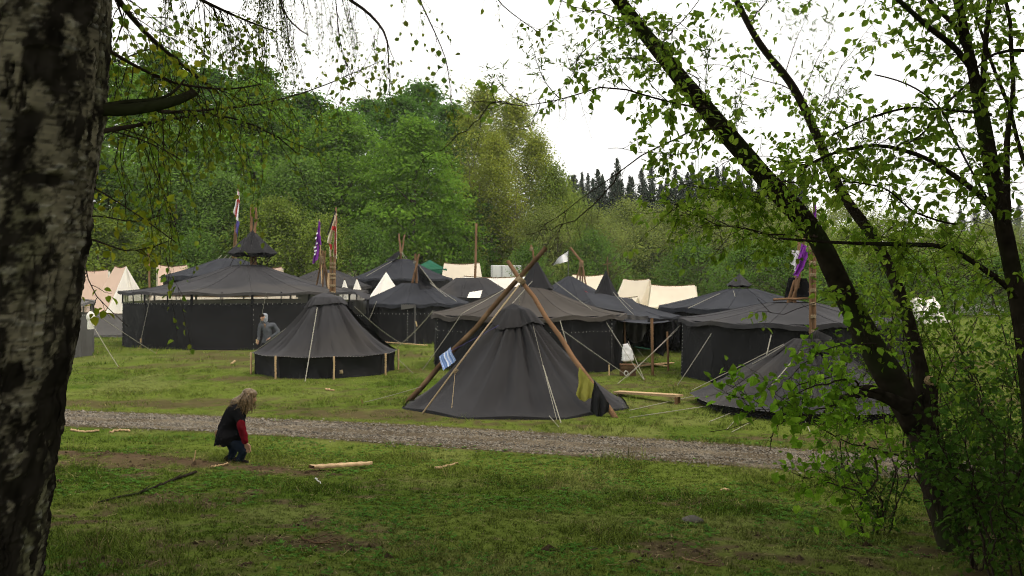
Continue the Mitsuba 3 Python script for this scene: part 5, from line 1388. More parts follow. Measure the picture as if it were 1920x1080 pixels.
# ---- maple twigs reaching in behind the birch
mp = thing('maple_tree', 'young maple with yellow-green leaves on thin twigs right of the birch trunk', 'tree')
M = Plant(22)
base = on(X(20, 4.6), 4.6)
mt = M.limb([base - [0, 0, .1], base + [0.05, 0.05, 1.2], P(60, 420, 4.6), P(110, 200, 4.7), P(150, -60, 4.8)], 0.022, 0.008, 18, 7, 0.08)
mb = [M.limb(TP((80, 420, 4.6), (180, 405, 4.3), (250, 415, 4.2), (305, 402, 4.1)), 0.006, 0.002, 12), M.limb(TP((70, 440, 4.6), (170, 448, 4.3), (240, 470, 4.2), (315, 452, 4.1)), 0.006, 0.002, 12),
      M.limb(TP((90, 330, 4.6), (170, 350, 4.3), (230, 385, 4.2), (330, 455, 4.1)), 0.006, 0.002, 12), M.limb(TP((80, 450, 4.6), (150, 470, 4.2), (185, 560, 4.0), (240, 612, 4.0)), 0.005, 0.0015, 12),
      M.limb(TP((110, 200, 4.7), (190, 240, 4.4), (260, 260, 4.3), (340, 300, 4.2)), 0.006, 0.002, 12), M.limb(TP((120, 100, 4.7), (200, 120, 4.4), (290, 90, 4.3), (350, 130, 4.2)), 0.006, 0.002, 12)]
for q, n_ in zip(mb, (11, 11, 9, 8, 10, 14)): M.twigs(q, n_, 0.16, 0.35, 1, 0.8, -0.1, 0, 0.0018, 0, 0.06, 'a')
finish(mp, M, [M.leaves('a', 0.042, 0.75, 2, 0.5, 0.9, (0.22, 0.30, 0.02), (0.38, 0.37, 0.03))])

# ---- the leaning two-limbed tree at the right
rt = thing('leaning_tree', 'dark leaning tree at the right with two long limbs and a sawn-off stub', 'tree')
R_ = Plant(23)
g0 = ground(1795, 1032); D0 = g0[1]
R_.limb([g0 - [-0.10, 0, 0.35], g0, P(1752, 900, D0), P(1738, 830, D0), P(1712, 770, D0)], np.array([40, 31, 26, 27, 29]) / F * D0, 0.2, 24, 14, 0.10, big=True)
LA = R_.limb(TP((1722, 800, D0), (1688, 740, D0), (1646, 670, D0 - .05), (1588, 560, D0 - .1), (1528, 440, D0 - .15), (1440, 340, D0 - .2), (1330, 212, D0 - .3), (1230, 90, D0 - .4), (1160, 0, D0 - .5), (1080, -110, D0 - .6), (980, -330, D0 - .9)),
             np.array([29, 26, 20.5, 18.5, 18, 16.5, 14.5, 12, 10, 8, 4]) / F * D0, 0, 60, 12, 0.07, big=True)
LB = R_.limb(TP((1735, 770, D0 + .05), (1728, 710, D0 + .15), (1700, 590, D0 + .3), (1652, 470, D0 + .45), (1572, 350, D0 + .6), (1532, 255, D0 + .7), (1488, 165, D0 + .8), (1420, 75, D0 + .9), (1378, -5, D0 + 1), (1320, -130, D0 + 1.1)),
             np.array([18, 13, 11, 10.5, 10, 9, 8, 6.5, 6, 4]) / F * D0, 0, 56, 10, 0.07, big=True)
sb = R_.limb(TP((1738, 800, D0 - .05), (1744, 760, D0 - .08), (1745, 714, D0 - .1)), np.array([20, 13, 11.5]) / F * D0, 0, 10, 10, 0.06, big=True)
put(rt, 'sawn_face', pole(P(1745, 716, D0 - .1), P(1745, 716, D0 - .1) + np.array([0, -0.014, 0.02]), 12.0 / F * D0, 11.4 / F * D0, 14, 2), 'pale_wood', label='freshly sawn pale top of the stub')
R_.limb(TP((1700, 765, D0 - .1), (1660, 745, D0 - .2), (1620, 738, D0 - .3), (1585, 745, D0 - .35), (1545, 775, D0 - .4)), np.array([16, 11, 8, 6, 3]) / F * D0, 0, 20, 8, 0.15, big=True)
R_.limb(TP((1665, 748, D0 - .2), (1630, 728, D0 - .3), (1600, 726, D0 - .3)), np.array([8, 6, 3]) / F * D0, 0, 10, 7, 0.3, big=True)
br = {}
def rb(name, pts, r0, r1=0.002, n=16): br[name] = R_.limb(TP(*pts), r0, r1, n, 6, 0.05, 0.006); return br[name]
rb('b1', ((1318, 196, D0 - .3), (1240, 188, 6.2), (1120, 163, 6.0), (1050, 186, 5.9), (960, 197, 5.8), (880, 190, 5.7)), 0.0109)
rb('b1a', ((960, 197, 5.8), (930, 190, 5.7), (890, 230, 5.7), (845, 268, 5.7), (790, 300, 5.7)), 0.0041)
rb('b1b', ((1010, 190, 5.9), (985, 240, 5.8), (960, 245, 5.8)), 0.0034)
rb('b2', ((1366, 246, D0 - .3), (1280, 253, 6.3), (1225, 280, 6.1), (1165, 318, 6.0), (1100, 365, 5.9), (1010, 428, 5.8)), 0.0102)
rb('b2a', ((1165, 318, 6.0), (1120, 375, 5.9), (1070, 415, 5.8), (985, 440, 5.7)), 0.0054)
rb('b2b', ((1060, 395, 5.9), (1050, 430, 5.8), (1030, 470, 5.8)), 0.0027)
rb('b2c', ((1340, 250, 6.3), (1270, 290, 6.1), (1210, 285, 6.0), (1140, 278, 5.9)), 0.0034)
rb('b3', ((1225, 90, D0 - .4), (1265, 50, 6.2), (1310, 0, 6.1), (1360, -60, 6)), 0.0095)
rb('b4', ((1180, 30, D0 - .5), (1120, 20, 6.0), (1070, 10, 5.9), (1020, -30, 5.8)), 0.0068)
rb('b5', ((1200, 60, D0 - .5), (1150, 60, 6.0), (1105, 85, 5.9), (1075, 120, 5.8)), 0.0048)
rb('b6', ((1300, 170, D0 - .4), (1240, 120, 6.1), (1180, 110, 6.0), (1110, 125, 5.9)), 0.0048)
rb('b7', ((1525, 440, D0 - .2), (1450, 438, 6.4), (1370, 425, 6.2), (1290, 395, 6.1), (1245, 365, 6.0)), 0.0095)
rb('b8', ((1480, 385, D0 - .2), (1420, 360, 6.4), (1350, 360, 6.2), (1280, 345, 6.1)), 0.0068)
rb('b9', ((1560, 330, D0 + .6), (1480, 300, 7.0), (1400, 290, 6.8), (1330, 330, 6.6)), 0.0068)
rb('b10', ((1500, 190, D0 + .8), (1430, 150, 7.2), (1350, 120, 7.0), (1290, 130, 6.9)), 0.0068)
rb('b11', ((1400, 50, D0 + .9), (1440, 0, 7.2), (1500, -60, 7.2)), 0.0082)
rb('b12', ((1520, 240, D0 + .7), (1560, 160, 7.2), (1600, 90, 7.1), (1640, 40, 7)), 0.0061)
rb('b13', ((1640, 460, D0 + .4), (1700, 380, 7.0), (1740, 330, 6.9)), 0.0054)
rb('b14', ((1440, 340, D0 - .2), (1520, 330, 6.3), (1600, 300, 6.2), (1680, 250, 6.1)), 0.0068)
rb('b15', ((1580, 540, D0), (1520, 570, 6.4), (1460, 590, 6.2), (1420, 560, 6.1)), 0.0041)
rb('l1', ((1600, 740, D0 - .3), (1540, 720, 6.2), (1480, 745, 6.0), (1430, 770, 5.9), (1385, 750, 5.8)), 0.010)
rb('l2', ((1590, 748, D0 - .35), (1530, 770, 6.2), (1470, 790, 6.0), (1400, 740, 5.9), (1360, 720, 5.8)), 0.009)
rb('l3', ((1700, 860, D0 - .2), (1620, 835, 6.3), (1560, 815, 6.1), (1500, 770, 6.0), (1440, 730, 5.9)), 0.010)
rb('l4', ((1620, 830, 6.3), (1645, 880, 6.2), (1625, 925, 6.1), (1560, 905, 6.0), (1495, 890, 5.9)), 0.009)
rb('l5', ((1470, 790, 6.0), (1448, 815, 5.95), (1443, 860, 5.9)), 0.006)
rb('l6', ((1545, 690, D0 - .3), (1500, 720, 6.1), (1460, 760, 6.0), (1330, 810, 5.8)), 0.006)
rb('l7', ((1640, 660, D0), (1560, 650, 6.3), (1500, 690, 6.1), (1450, 740, 6.0)), 0.008)
rb('s1', ((1700, 760, D0), (1660, 690, D0 - .1), (1620, 620, D0 - .2), (1600, 540, D0 - .2)), 0.008)
rb('s2', ((1680, 745, D0), (1670, 650, D0 + .1), (1680, 560, D0 + .2)), 0.007)
for nm, n_, ln in (('b1', 14, 0.30), ('b2c', 10, 0.22), ('b3', 14, 0.4), ('b4', 16, 0.36), ('b5', 14, 0.30), ('b6', 14, 0.32), ('b7', 52, 0.42), ('b8', 40, 0.40), ('b9', 22, 0.4), ('b10', 18, 0.42), ('b11', 14, 0.4), ('b12', 16, 0.4), ('b13', 14, 0.4), ('b14', 22, 0.42), ('b15', 3, 0.25)):
    R_.twigs(br[nm], n_, ln, 0.42 if nm == 'b7' else 0.25, 1, 0.8, -0.1, 1, 0.0025, 2, 0.18, 'a', keep=0.85)
R_.twigs(br['b1'], 10, 0.35, 0.15, 0.55, 0.7, -0.5, 0, 0.002, 0, 0.05, 'a')
R_.twigs(br['b2'], 8, 0.25, 0.1, 0.62, 0.8, -0.3, 0, 0.002, 0, 0.05, 'a')
R_.twigs(br['b2'], 7, 0.28, 0.6, 1, 0.7, -0.5, 1, 0.0018, 1, 0.5, 'x'); R_.twigs(br['b2a'], 7, 0.28, 0.3, 1, 0.7, -0.6, 1, 0.0018, 1, 0.5, 'x'); R_.twigs(br['b1a'], 8, 0.25, 0.1, 1, 0.8, -0.4, 1, 0.0018, 1, 0.5, 'x'); R_.twigs(br['b1'], 9, 0.3, 0.55, 1, 0.8, -0.3, 1, 0.0018, 2, 0.4, 'x')
for nm, n_, ln in (('l1', 22, 0.30), ('l2', 26, 0.30), ('l3', 28, 0.34), ('l4', 22, 0.30), ('l7', 14, 0.3), ('l6', 5, 0.2)):
    R_.twigs(br[nm], n_, ln, 0.3, 1, 0.8, 0.0, 1, 0.0022, 2, 0.08, 'h')
R_.twigs(LA, 26, 0.30, 0.25, 0.85, 1.0, 0.1, 0, 0.0022, 0, 0.05, 'a'); R_.twigs(LB, 36, 0.45, 0.25, 0.95, 1.0, 0.1, 1, 0.0022, 2, 0.19, 'a', keep=0.8)
R_.twigs(br['s1'], 12, 0.4, 0.2, 1, 0.7, 0.2, 1, 0.002, 2, 0.07, 'a'); R_.twigs(br['s2'], 12, 0.4, 0.2, 1, 0.7, 0.2, 1, 0.002, 2, 0.07, 'a')
# upright willow shoots with narrow leaves
for q0, q1 in (((1290, 190), (1240, 60)), ((1250, 188), (1190, 90)), ((1200, 180), (1130, 90)), ((1330, 215), (1330, 90)), ((1100, 168), (1060, 80)), ((1050, 185), (1000, 90)), ((990, 195), (930, 140)), ((1500, 200), (1560, 60)), ((1540, 260), (1600, 130)), ((1470, 150), (1520, 20)), ((1560, 330), (1640, 240)), ((1400, 300), (1380, 170))):
    q = R_.limb(TP((*q0, 6.4), ((q0[0] + q1[0]) / 2 - 8, (q0[1] + q1[1]) / 2 + 6, 6.3), (*q1, 6.2)), 0.004, 0.0015, 10)
    R_.twigs(q, 9, 0.22, 0.3, 1, 0.8, 0.1, 0, 0.0012, 0, 0.028, 'w')
finish(rt, R_, [R_.leaves('a', 0.060, 0.66, 2, 0.45, 0.7, (0.16, 0.29, 0.028), (0.29, 0.40, 0.045)), R_.leaves('h', 0.068, 0.85, 1, 0.3, 1.2, (0.15, 0.31, 0.022), (0.24, 0.40, 0.035)), R_.leaves('w', 0.055, 0.20, 2, 0.0, 0.4, (0.12, 0.20, 0.04), (0.18, 0.24, 0.06))])

# ---- the forked tree at the right edge
ft = thing('forked_tree', 'tall forked tree at the right edge with many rising branches', 'tree')
Fk = Plant(24)
fb = on(X(1960, 5.8), 5.8)
FA = Fk.limb([fb - [0, 0, .3], fb, P(1930, 720, 5.8), P(1915, 600, 5.8), P(1893, 480, 5.8), P(1872, 380, 5.8), P(1850, 265, 5.8), P(1836, 190, 5.8), P(1815, 90, 5.8), P(1790, -20, 5.8), P(1750, -200, 5.7)], np.array([36, 26, 20, 18, 16.5, 15, 14, 13, 8.5, 7, 4]) / F * 5.8, 0, 50, 10, 0.06, big=True)
def fl(pts, r0, r1, n=18, big=True): return Fk.limb(TP(*pts), np.array([r0, (r0 + r1) / 2, r1]) * 0.62 / F * 5.8, 0, n, 8, 0.05, big=big)
F1 = fl(((1834, 150, 5.8), (1790, 90, 5.7), (1740, 50, 5.6), (1690, 5, 5.5), (1620, -60, 5.4)), 10, 5)
F2 = fl(((1828, 120, 5.8), (1790, 50, 5.8), (1750, 10, 5.9), (1710, -60, 6)), 9, 5)
F3 = fl(((1842, 170, 5.8), (1848, 80, 5.9), (1856, -10, 6), (1860, -120, 6)), 9, 6)
F4 = fl(((1890, 400, 5.8), (1888, 270, 6.0), (1900, 150, 6.2), (1895, 60, 6.3), (1870, -40, 6.3)), 10, 5)
F5 = fl(((1930, 330, 6.0), (1900, 230, 6.2), (1860, 120, 6.3), (1820, 0, 6.4)), 7, 4)
F6 = fl(((1895, 460, 5.8), (1850, 380, 5.7), (1790, 330, 5.6), (1720, 290, 5.5), (1650, 273, 5.4), (1570, 285, 5.3), (1500, 320, 5.2)), 10, 3)
F7 = fl(((1915, 565, 5.8), (1850, 508, 5.6), (1750, 460, 5.4), (1600, 456, 5.2), (1460, 447, 5.1)), 10, 3)
F8 = fl(((1858, 215, 5.8), (1800, 208, 5.6), (1720, 202, 5.5), (1650, 215, 5.4), (1560, 255, 5.3)), 5, 2)
F9 = fl(((1830, 145, 5.8), (1770, 200, 5.6), (1730, 250, 5.5), (1700, 270, 5.4)), 4, 2)
F10 = fl(((1920, 95, 5.8), (1870, 100, 5.7), (1830, 130, 5.6)), 5, 3)
F11 = fl(((1640, 140, 5.4), (1680, 150, 5.4), (1760, 200, 5.5), (1800, 280, 5.6), (1850, 370, 5.7)), 2, 3)
F12 = fl(((1790, 420, 5.5), (1720, 400, 5.3), (1650, 350, 5.2), (1580, 340, 5.1)), 3, 2)
for Lx, n_, ln, t0 in ((F1, 26, 0.45, 0.1), (F2, 22, 0.4, 0.1), (F3, 20, 0.4, 0.1), (F4, 28, 0.45, 0.1), (F5, 26, 0.45, 0.1), (F6, 40, 0.42, 0.15), (F7[:12], 26, 0.40, 0.1), (F8, 22, 0.32, 0.15), (F9, 14, 0.35, 0.2), (F11, 12, 0.25, 0.2), (F12, 22, 0.4, 0.1), (FA, 36, 0.5, 0.3)):
    Fk.twigs(Lx, n_, ln, t0, 1, 0.85, -0.05, 1, 0.0025, 2, 0.19, 'a', keep=0.8)
finish(ft, Fk, [Fk.leaves('a', 0.058, 0.62, 2, 0.4, 0.8, (0.16, 0.29, 0.028), (0.29, 0.40, 0.045))])

# ---- saplings and undergrowth at the right
def sapling(name, label, base, H, spread, stems, seed, leaf, tone, tone2, n_tw, lean=(0, 0), step=0.08, grav=0.05, per=1):
    k = thing(name, label, 'shrub')
    S = Plant(seed)
    n_tw = int(n_tw * (0.75 if tone == G1 else 1.0)); stems = max(3, int(stems * (0.6 if tone == G1 else 0.9)))
    for i in range(stems):
        a = S.rng.uniform(0, 6.28); r = spread * S.rng.uniform(0.3, 1)
        h = H * S.rng.uniform(0.65, 1)
        e = base + [r * math.cos(a) + lean[0], r * math.sin(a) + lean[1], h]
        bow = S.rng.normal(0, 0.12 * H, 2)
        q = S.limb([base + [0.1 * math.cos(a), 0.1 * math.sin(a), -0.1], base + (e - base) * [0.2, 0.2, 0.35] + [bow[0], bow[1], 0], base + (e - base) * [0.65, 0.65, 0.75] + [-bow[1] * .6, bow[0] * .6, 0], e], 0.011 * S.rng.uniform(0.5, 1.2), 0.0025, 18, 5, 0.05, 0.012)
        S.twigs(q, n_tw, H * 0.22, 0.15, 1, 0.9, grav, 1, 0.0028, 3, step, 'a')
    finish(k, S, [S.leaves('a', leaf, 0.68, per, 0.3, 1.0, tone, tone2)])
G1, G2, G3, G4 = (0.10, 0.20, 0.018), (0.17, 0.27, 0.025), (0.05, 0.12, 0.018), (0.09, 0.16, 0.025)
def bat(px, d): return on(X(px, d), d)
sapling('hazel_shrub', 'bright green hazel shrub behind the trunk of the leaning tree, left of its fork', bat(1640, 9.2), 2.9, 0.9, 7, 31, 0.060, G1, G2, 17)
sapling('hazel_shrub', 'hazel shrub growing between the leaning tree and the forked tree', bat(1770, 8.6), 3.3, 0.9, 8, 32, 0.060, G1, G2, 17)
sapling('hazel_shrub', 'leafy hazel shrub at the right edge behind the forked tree', bat(1880, 8.0), 3.2, 0.9, 8, 33, 0.060, G1, G2, 17)
sapling('hazel_shrub', 'tall thin-stemmed shrub farther back right of the leaning tree', bat(1830, 11.0), 4.0, 1.3, 9, 34, 0.065, G1, G2, 17)
sapling('hazel_shrub', 'thin-stemmed shrub between the leaning tree and the right cone tent', bat(1690, 11.5), 3.0, 1.1, 7, 36, 0.065, G1, G2, 15)
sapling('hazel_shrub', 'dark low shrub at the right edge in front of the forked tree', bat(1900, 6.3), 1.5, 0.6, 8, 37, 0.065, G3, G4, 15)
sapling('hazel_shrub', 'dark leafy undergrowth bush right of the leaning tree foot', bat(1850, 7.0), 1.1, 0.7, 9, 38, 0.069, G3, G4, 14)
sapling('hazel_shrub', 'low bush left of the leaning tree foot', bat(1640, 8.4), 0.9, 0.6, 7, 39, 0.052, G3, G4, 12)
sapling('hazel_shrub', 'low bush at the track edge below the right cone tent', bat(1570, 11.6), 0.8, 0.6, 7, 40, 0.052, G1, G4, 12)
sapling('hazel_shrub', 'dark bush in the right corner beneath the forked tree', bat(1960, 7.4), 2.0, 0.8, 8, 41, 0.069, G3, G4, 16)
sapling('hazel_shrub', 'dense dark thicket far right behind the undergrowth', bat(1905, 9.6), 2.2, 1.1, 9, 42, 0.069, G3, G4, 16)

# ---- crowns overhead and the edge of the wood behind the camera that shade the bank
prototype('overhead', 15, 9.0, 4.6, 0.5, 300, 46, 0.2, 0.24, (0.050, 0.092, 0.016), trunk_r=0.12, limbs=12, thick=0.3, shell=0.2)
for i, (x_, y_, z_, s_, sz2, par) in enumerate(((-1.2, 1.0, 6.3, 1.0, 0.9, birch), (2.6, 4.4, 6.2, 0.75, 0.9, rt), (4.4, 4.0, 6.8, 0.8, 0.9, ft))):
    scene[key_for(f'{par}__crown')] = {'type': 'instance', 'group': {'type': 'ref', 'id': 'proto_overhead'}, 'to_world': T().translate([x_, y_, z_]).rotate([0, 0, 1], 70.0 * i).scale([s_, s_, sz2])}
for i, (x_, y_, s_) in enumerate(((-9, -8, 1.0), (5, -11, 1.05), (9.5, 2, 0.9), (12.5, 8.5, 0.75), (-14, 1, 0.9))):
    k = thing('broadleaf_tree', 'tree of the wood edge behind the photographer', 'tree', 'trees of the wood edge behind the photographer')
    scene[k] = {'type': 'instance', 'group': {'type': 'ref', 'id': 'proto_' + ('beech' if i % 2 else 'beech_dark')}, 'to_world': T().translate([x_, y_, float(terrain(x_, y_))]).rotate([0, 0, 1], 50.0 * i).scale([s_, s_, s_])}
# ------------------------------------------------------------------ people
def fuse(bones, detail=0.02, smooth_n=8, blend=True):
    """hulls of spheres at the joints, joined to one continuous surface and smoothed"""
    S = manifold3d.Manifold
    m = S()
    for b in bones:
        hull = S.batch_hull([S.sphere(r, 18).translate(list(map(float, p))) for p, r in b])
        m = m + hull
    m = m.refine_to_length(detail).to_mesh()
    t = trimesh.Trimesh(np.array(m.vert_properties[:, :3]), np.array(m.tri_verts))
    t.merge_vertices()
    trimesh.smoothing.filter_taubin(t, 0.5, -0.52, smooth_n)
    return t


def tapered(m, fn):
    m.vertices = fn(np.array(m.vertices)); return m


scene['skin'] = two({'type': 'principled', 'base_color': rgb(0.42, 0.25, 0.17), 'roughness': 0.55, 'specular': 0.3})
scene['hair_blond'] = two({'type': 'principled', 'base_color': varied((0.15, 0.10, 0.05), 0.9, 60), 'roughness': 0.5})
scene['coat_black'] = diffuse(varied((0.010, 0.010, 0.012), 0.4, 9))
scene['sleeve_red'] = diffuse(varied((0.15, 0.010, 0.018), 0.35, 12))
scene['jeans'] = diffuse(varied((0.018, 0.026, 0.045), 0.5, 10))
scene['grey_hoodie'] = diffuse(varied((0.085, 0.092, 0.105), 0.35, 9))
scene['hood_light'] = diffuse(rgb(0.30, 0.32, 0.36))
scene['dark_hair'] = diffuse(rgb(0.02, 0.015, 0.012))
scene['shoe_brown'] = diffuse(rgb(0.025, 0.02, 0.018))
scene['leather_tan'] = diffuse(varied((0.20, 0.13, 0.08), 0.3, 12))


def hand(wrist, d, palm_n, thumb, s=1.0, curl=0.25):
    """five fingers of different lengths on a palm"""
    d, palm_n = norm(d), norm(palm_n)
    side = norm(np.cross(d, palm_n)); palm_n = np.cross(side, d)
    if np.dot(side, thumb) < 0: side = -side
    b = []
    pw = wrist + d * 0.075 * s
    b.append([(wrist, 0.022 * s), (pw + side * 0.026 * s, 0.014 * s), (pw - side * 0.026 * s, 0.014 * s)])
    for i, (o, L) in enumerate(((0.028, 0.066), (0.010, 0.075), (-0.009, 0.070), (-0.027, 0.055))):
        k0 = pw + side * o * s; dd = norm(d + side * o * 4)
        k1 = k0 + dd * L * 0.5 * s - palm_n * curl * 0.2 * L * s
        k2 = k1 + norm(dd - palm_n * (curl * 1.6 + 0.1 * i)) * L * 0.55 * s
        b.append([(k0 - dd * 0.02 * s, 0.0105 * s), (k1, 0.0092 * s)]); b.append([(k1, 0.0092 * s), (k2, 0.0075 * s)])
    t0 = wrist + d * 0.03 * s + side * 0.022 * s; t1 = t0 + norm(d * 0.6 + side * 0.8 - palm_n * 0.2) * 0.042 * s; t2 = t1 + norm(d + side * 0.25 - palm_n * 0.3) * 0.033 * s
    b += [[(t0, 0.014 * s), (t1, 0.0105 * s)], [(t1, 0.0105 * s), (t2, 0.008 * s)]]
    return b


def head_bones(c, fwd, up, s=1.0):
    f, u = norm(fwd), norm(up); r = np.cross(f, u)
    o = lambda a, b_, d_: c + f * a * s + u * b_ * s + r * d_ * s
    return [[(o(-0.015, 0.03, 0), 0.088 * s), (o(0.015, 0.015, 0), 0.080 * s), (o(0.045, -0.07, 0), 0.040 * s)],
            [(o(0.055, -0.085, 0), 0.026 * s), (o(0.02, -0.06, 0.035), 0.03 * s), (o(0.02, -0.06, -0.035), 0.03 * s)],
            [(o(0.088, 0.0, 0), 0.010 * s), (o(0.104, -0.03, 0), 0.013 * s), (o(0.075, -0.035, 0), 0.016 * s)],
            [(o(0.078, -0.062, 0.012), 0.009 * s), (o(0.078, -0.062, -0.012), 0.009 * s), (o(0.060, -0.062, 0), 0.02 * s)],
            [(o(-0.005, 0.0, 0.083), 0.016 * s), (o(-0.01, -0.03, 0.08), 0.012 * s)], [(o(-0.005, 0.0, -0.083), 0.016 * s), (o(-0.01, -0.03, -0.08), 0.012 * s)]]


# -- the girl bending down on the bank, seen from behind at her right side
girl = thing('person', 'long-haired blond person in black coat with red sleeves and jeans, bending down on the bank', 'person')
gd = float(ground(440, 866)[1])
def Q(px, py, o=0.0): return np.array([X(px, gd), gd + o, Z(py, gd)])
hipN, hipF = Q(433, 820, -0.06), Q(424, 820, 0.10)
knN, knF = Q(462, 841, -0.10), Q(435, 846, 0.08)
anN, anF = Q(449, 869, -0.06), Q(428, 868, 0.06)
shN, shF = Q(452, 768, -0.13), Q(438, 766, 0.15)
elN, elF = Q(461, 799, -0.19), Q(412, 798, 0.22)
wrN, wrF = Q(466, 826, -0.15), Q(404, 824, 0.24)
chest, waist, neck, headc = Q(441, 776, 0.0), Q(430, 806, 0.02), Q(455, 758, -0.01), Q(468, 744, -0.01)
body_b = [[(hipN, 0.085), (hipF, 0.085), (waist, 0.10)], [(waist, 0.10), (chest, 0.11)], [(chest, 0.10), (shN, 0.05), (shF, 0.05)], [(chest, 0.07), (neck, 0.045)], [(neck, 0.042), (headc - [0, 0, .02], 0.05)],
          [(hipN, 0.085), (knN, 0.055)], [(hipF, 0.085), (knF, 0.055)], [(knN, 0.054), (anN, 0.036)], [(knF, 0.054), (anF, 0.036)],
          [(shN, 0.048), (elN, 0.036)], [(elN, 0.036), (wrN, 0.024)], [(shF, 0.048), (elF, 0.036)], [(elF, 0.036), (wrF, 0.024)]]
body_b += head_bones(headc, (0.9, 0.15, -0.25), (0.3, 0.05, 0.95), 0.98) + hand(wrN, Q(474, 846, -0.13) - wrN, (0.3, 1, 0.2), (0.6, 0.6, 0), 1.0) + hand(wrF, Q(400, 838, 0.24) - wrF, (-0.5, 1, 0), (1, 0, 0), 1.0)
for a_, f_ in ((anN, (0.8, -0.1, 0)), (anF, (0.8, 0.1, 0))):
    g_ = on(a_[0], a_[1]); body_b.append([(g_ + [0, 0, .04], 0.035), (g_ + np.array(f_) * 0.06 + [0, 0, .02], 0.026), (a_, 0.036)])
put(girl, 'body', fuse(body_b, 0.016, 6), 'skin', smooth=True)
trs = [[(hipN, 0.098), (hipF, 0.098), (waist, 0.10)], [(hipN, 0.092), (knN, 0.062)], [(hipF, 0.092), (knF, 0.060)], [(knN, 0.060), (anN + [0, 0, .02], 0.046)], [(knF, 0.060), (anF + [0, 0, .02], 0.046)]]
tm = fuse(trs, 0.02, 6); tm.vertices = wob(tm.vertices, 0.006, 0.06, 2); put(girl, 'jeans', tm, 'jeans', smooth=True)
for a_, f_ in ((anN, (0.8, -0.1, 0)), (anF, (0.8, 0.1, 0))):
    g_ = on(a_[0], a_[1]); f_ = norm(f_)
    put(girl, 'shoe', fuse([[(g_ - f_ * 0.05 + [0, 0, .02], 0.040), (g_ + f_ * 0.08 + [0, 0, .01], 0.038), (g_ + f_ * 0.13 + [0, 0, .005], 0.030)], [(g_ - f_ * 0.03 + [0, 0, .03], 0.040), (g_ - f_ * 0.02 + [0, 0, .05], 0.040)]], 0.02, 4), 'shoe_brown', smooth=True)
# coat: a shell over the back that hangs to the knees, open hem
coat = [[(chest, 0.155), (Q(447, 766, -0.02), 0.10), (shN, 0.075), (shF, 0.075)], [(chest, 0.155), (waist, 0.165)], [(waist, 0.16), (Q(425, 822, -0.06), 0.13), (Q(422, 822, 0.14), 0.13), (Q(444, 815, -0.04), 0.12)],
        [(Q(423, 822, -0.08), 0.12), (Q(419, 834, -0.10), 0.10), (Q(414, 832, 0.16), 0.09), (Q(440, 828, -0.06), 0.10)], [(shN, 0.072), (Q(459, 788, -0.18), 0.064)], [(shF, 0.072), (Q(424, 783, 0.20), 0.066)]]
cm = fuse(coat, 0.02, 8)
v = np.array(cm.vertices); v = wob(v, 0.014, 0.10, 4); hem = Z(831, gd) + sstep(X(434, gd), X(446, gd), v[:, 0]) * 0.05; v[:, 2] = np.where(v[:, 2] < hem, hem + 0.02 * np.sin(v[:, 0] * 40), v[:, 2]); cm.vertices = v
put(girl, 'coat', cm, 'coat_black', smooth=True)
for a_, b_, c_ in ((Q(459, 786, -0.18), elN, wrN), (Q(424, 781, 0.20), elF, wrF)):
    sm = fuse([[(a_, 0.060), (b_, 0.058)], [(b_, 0.058), (c_ - norm(c_ - b_) * 0.02, 0.046)]], 0.018, 5); sm.vertices = wob(sm.vertices, 0.008, 0.05, 6)
    put(girl, 'sleeve', sm, 'sleeve_red', smooth=True)
put(girl, 'bag', fuse([[(Q(398, 815, 0.20), 0.035), (Q(402, 830, 0.20), 0.045), (Q(399, 826, 0.25), 0.04)], [(Q(409, 840, 0.2), 0.03), (Q(414, 838, 0.2), 0.032), (Q(411, 832, 0.2), 0.03)]], 0.02, 4), 'leather_tan', smooth=True)
hr = np.random.default_rng(3)
hm = [fuse([[(headc + [-0.015, 0.0, 0.030], 0.098), (headc + [-0.045, 0, -0.02], 0.080), (headc + [0.025, -0.005, 0.040], 0.080)], [(headc + [-0.05, 0, -0.01], 0.08), (Q(448, 754, -0.02), 0.066), (Q(436, 755, 0.0), 0.04)], [(headc + [0.0, -0.06, -0.02], 0.055), (Q(463, 764, -0.10), 0.05), (Q(468, 771, -0.12), 0.022)]], 0.02, 5)]
hm[0].vertices = wob(hm[0].vertices, 0.010, 0.035, 5)
locks = [(np.array(hm[0].vertices), np.array(hm[0].faces))]
for i in range(260):
    a = hr.uniform(-2.6, 2.9)
    s0 = headc + np.array([-0.02 + 0.06 * math.cos(a), 0.07 * math.sin(a) - 0.01, 0.075 + hr.uniform(-0.05, 0.02)])
    e = [Q(435 + hr.uniform(-7, 10), 757 + hr.uniform(-7, 9), hr.uniform(-0.12, 0.1)), Q(455 + hr.uniform(-8, 14), 766 + hr.uniform(-4, 10), -0.17 + hr.uniform(-0.03, 0.05)), Q(473 + hr.uniform(-6, 4), 765 + hr.uniform(-6, 12), -0.02 + hr.uniform(-0.1, 0.1))][int(hr.choice(3, p=[.45, .4, .15]))]
    mid = headc + np.array([-0.085 + hr.uniform(-.02, .03), hr.uniform(-0.07, 0.06), -0.045]) if e[0] < Q(448, 0)[0] else (s0 + e) / 2 + np.array([0.02, -0.05 if e[1] < gd - .1 else 0.0, 0.03])
    q = smooth_path([s0, mid, e], 9); q[1:] += hr.normal(0, 0.003) + hr.normal(0, 0.001, (8, 3))
    locks.append(tube(q, np.linspace(0.0055, 0.002, 9), 4))
put(girl, 'hair', cat(locks), 'hair_blond', smooth=True)

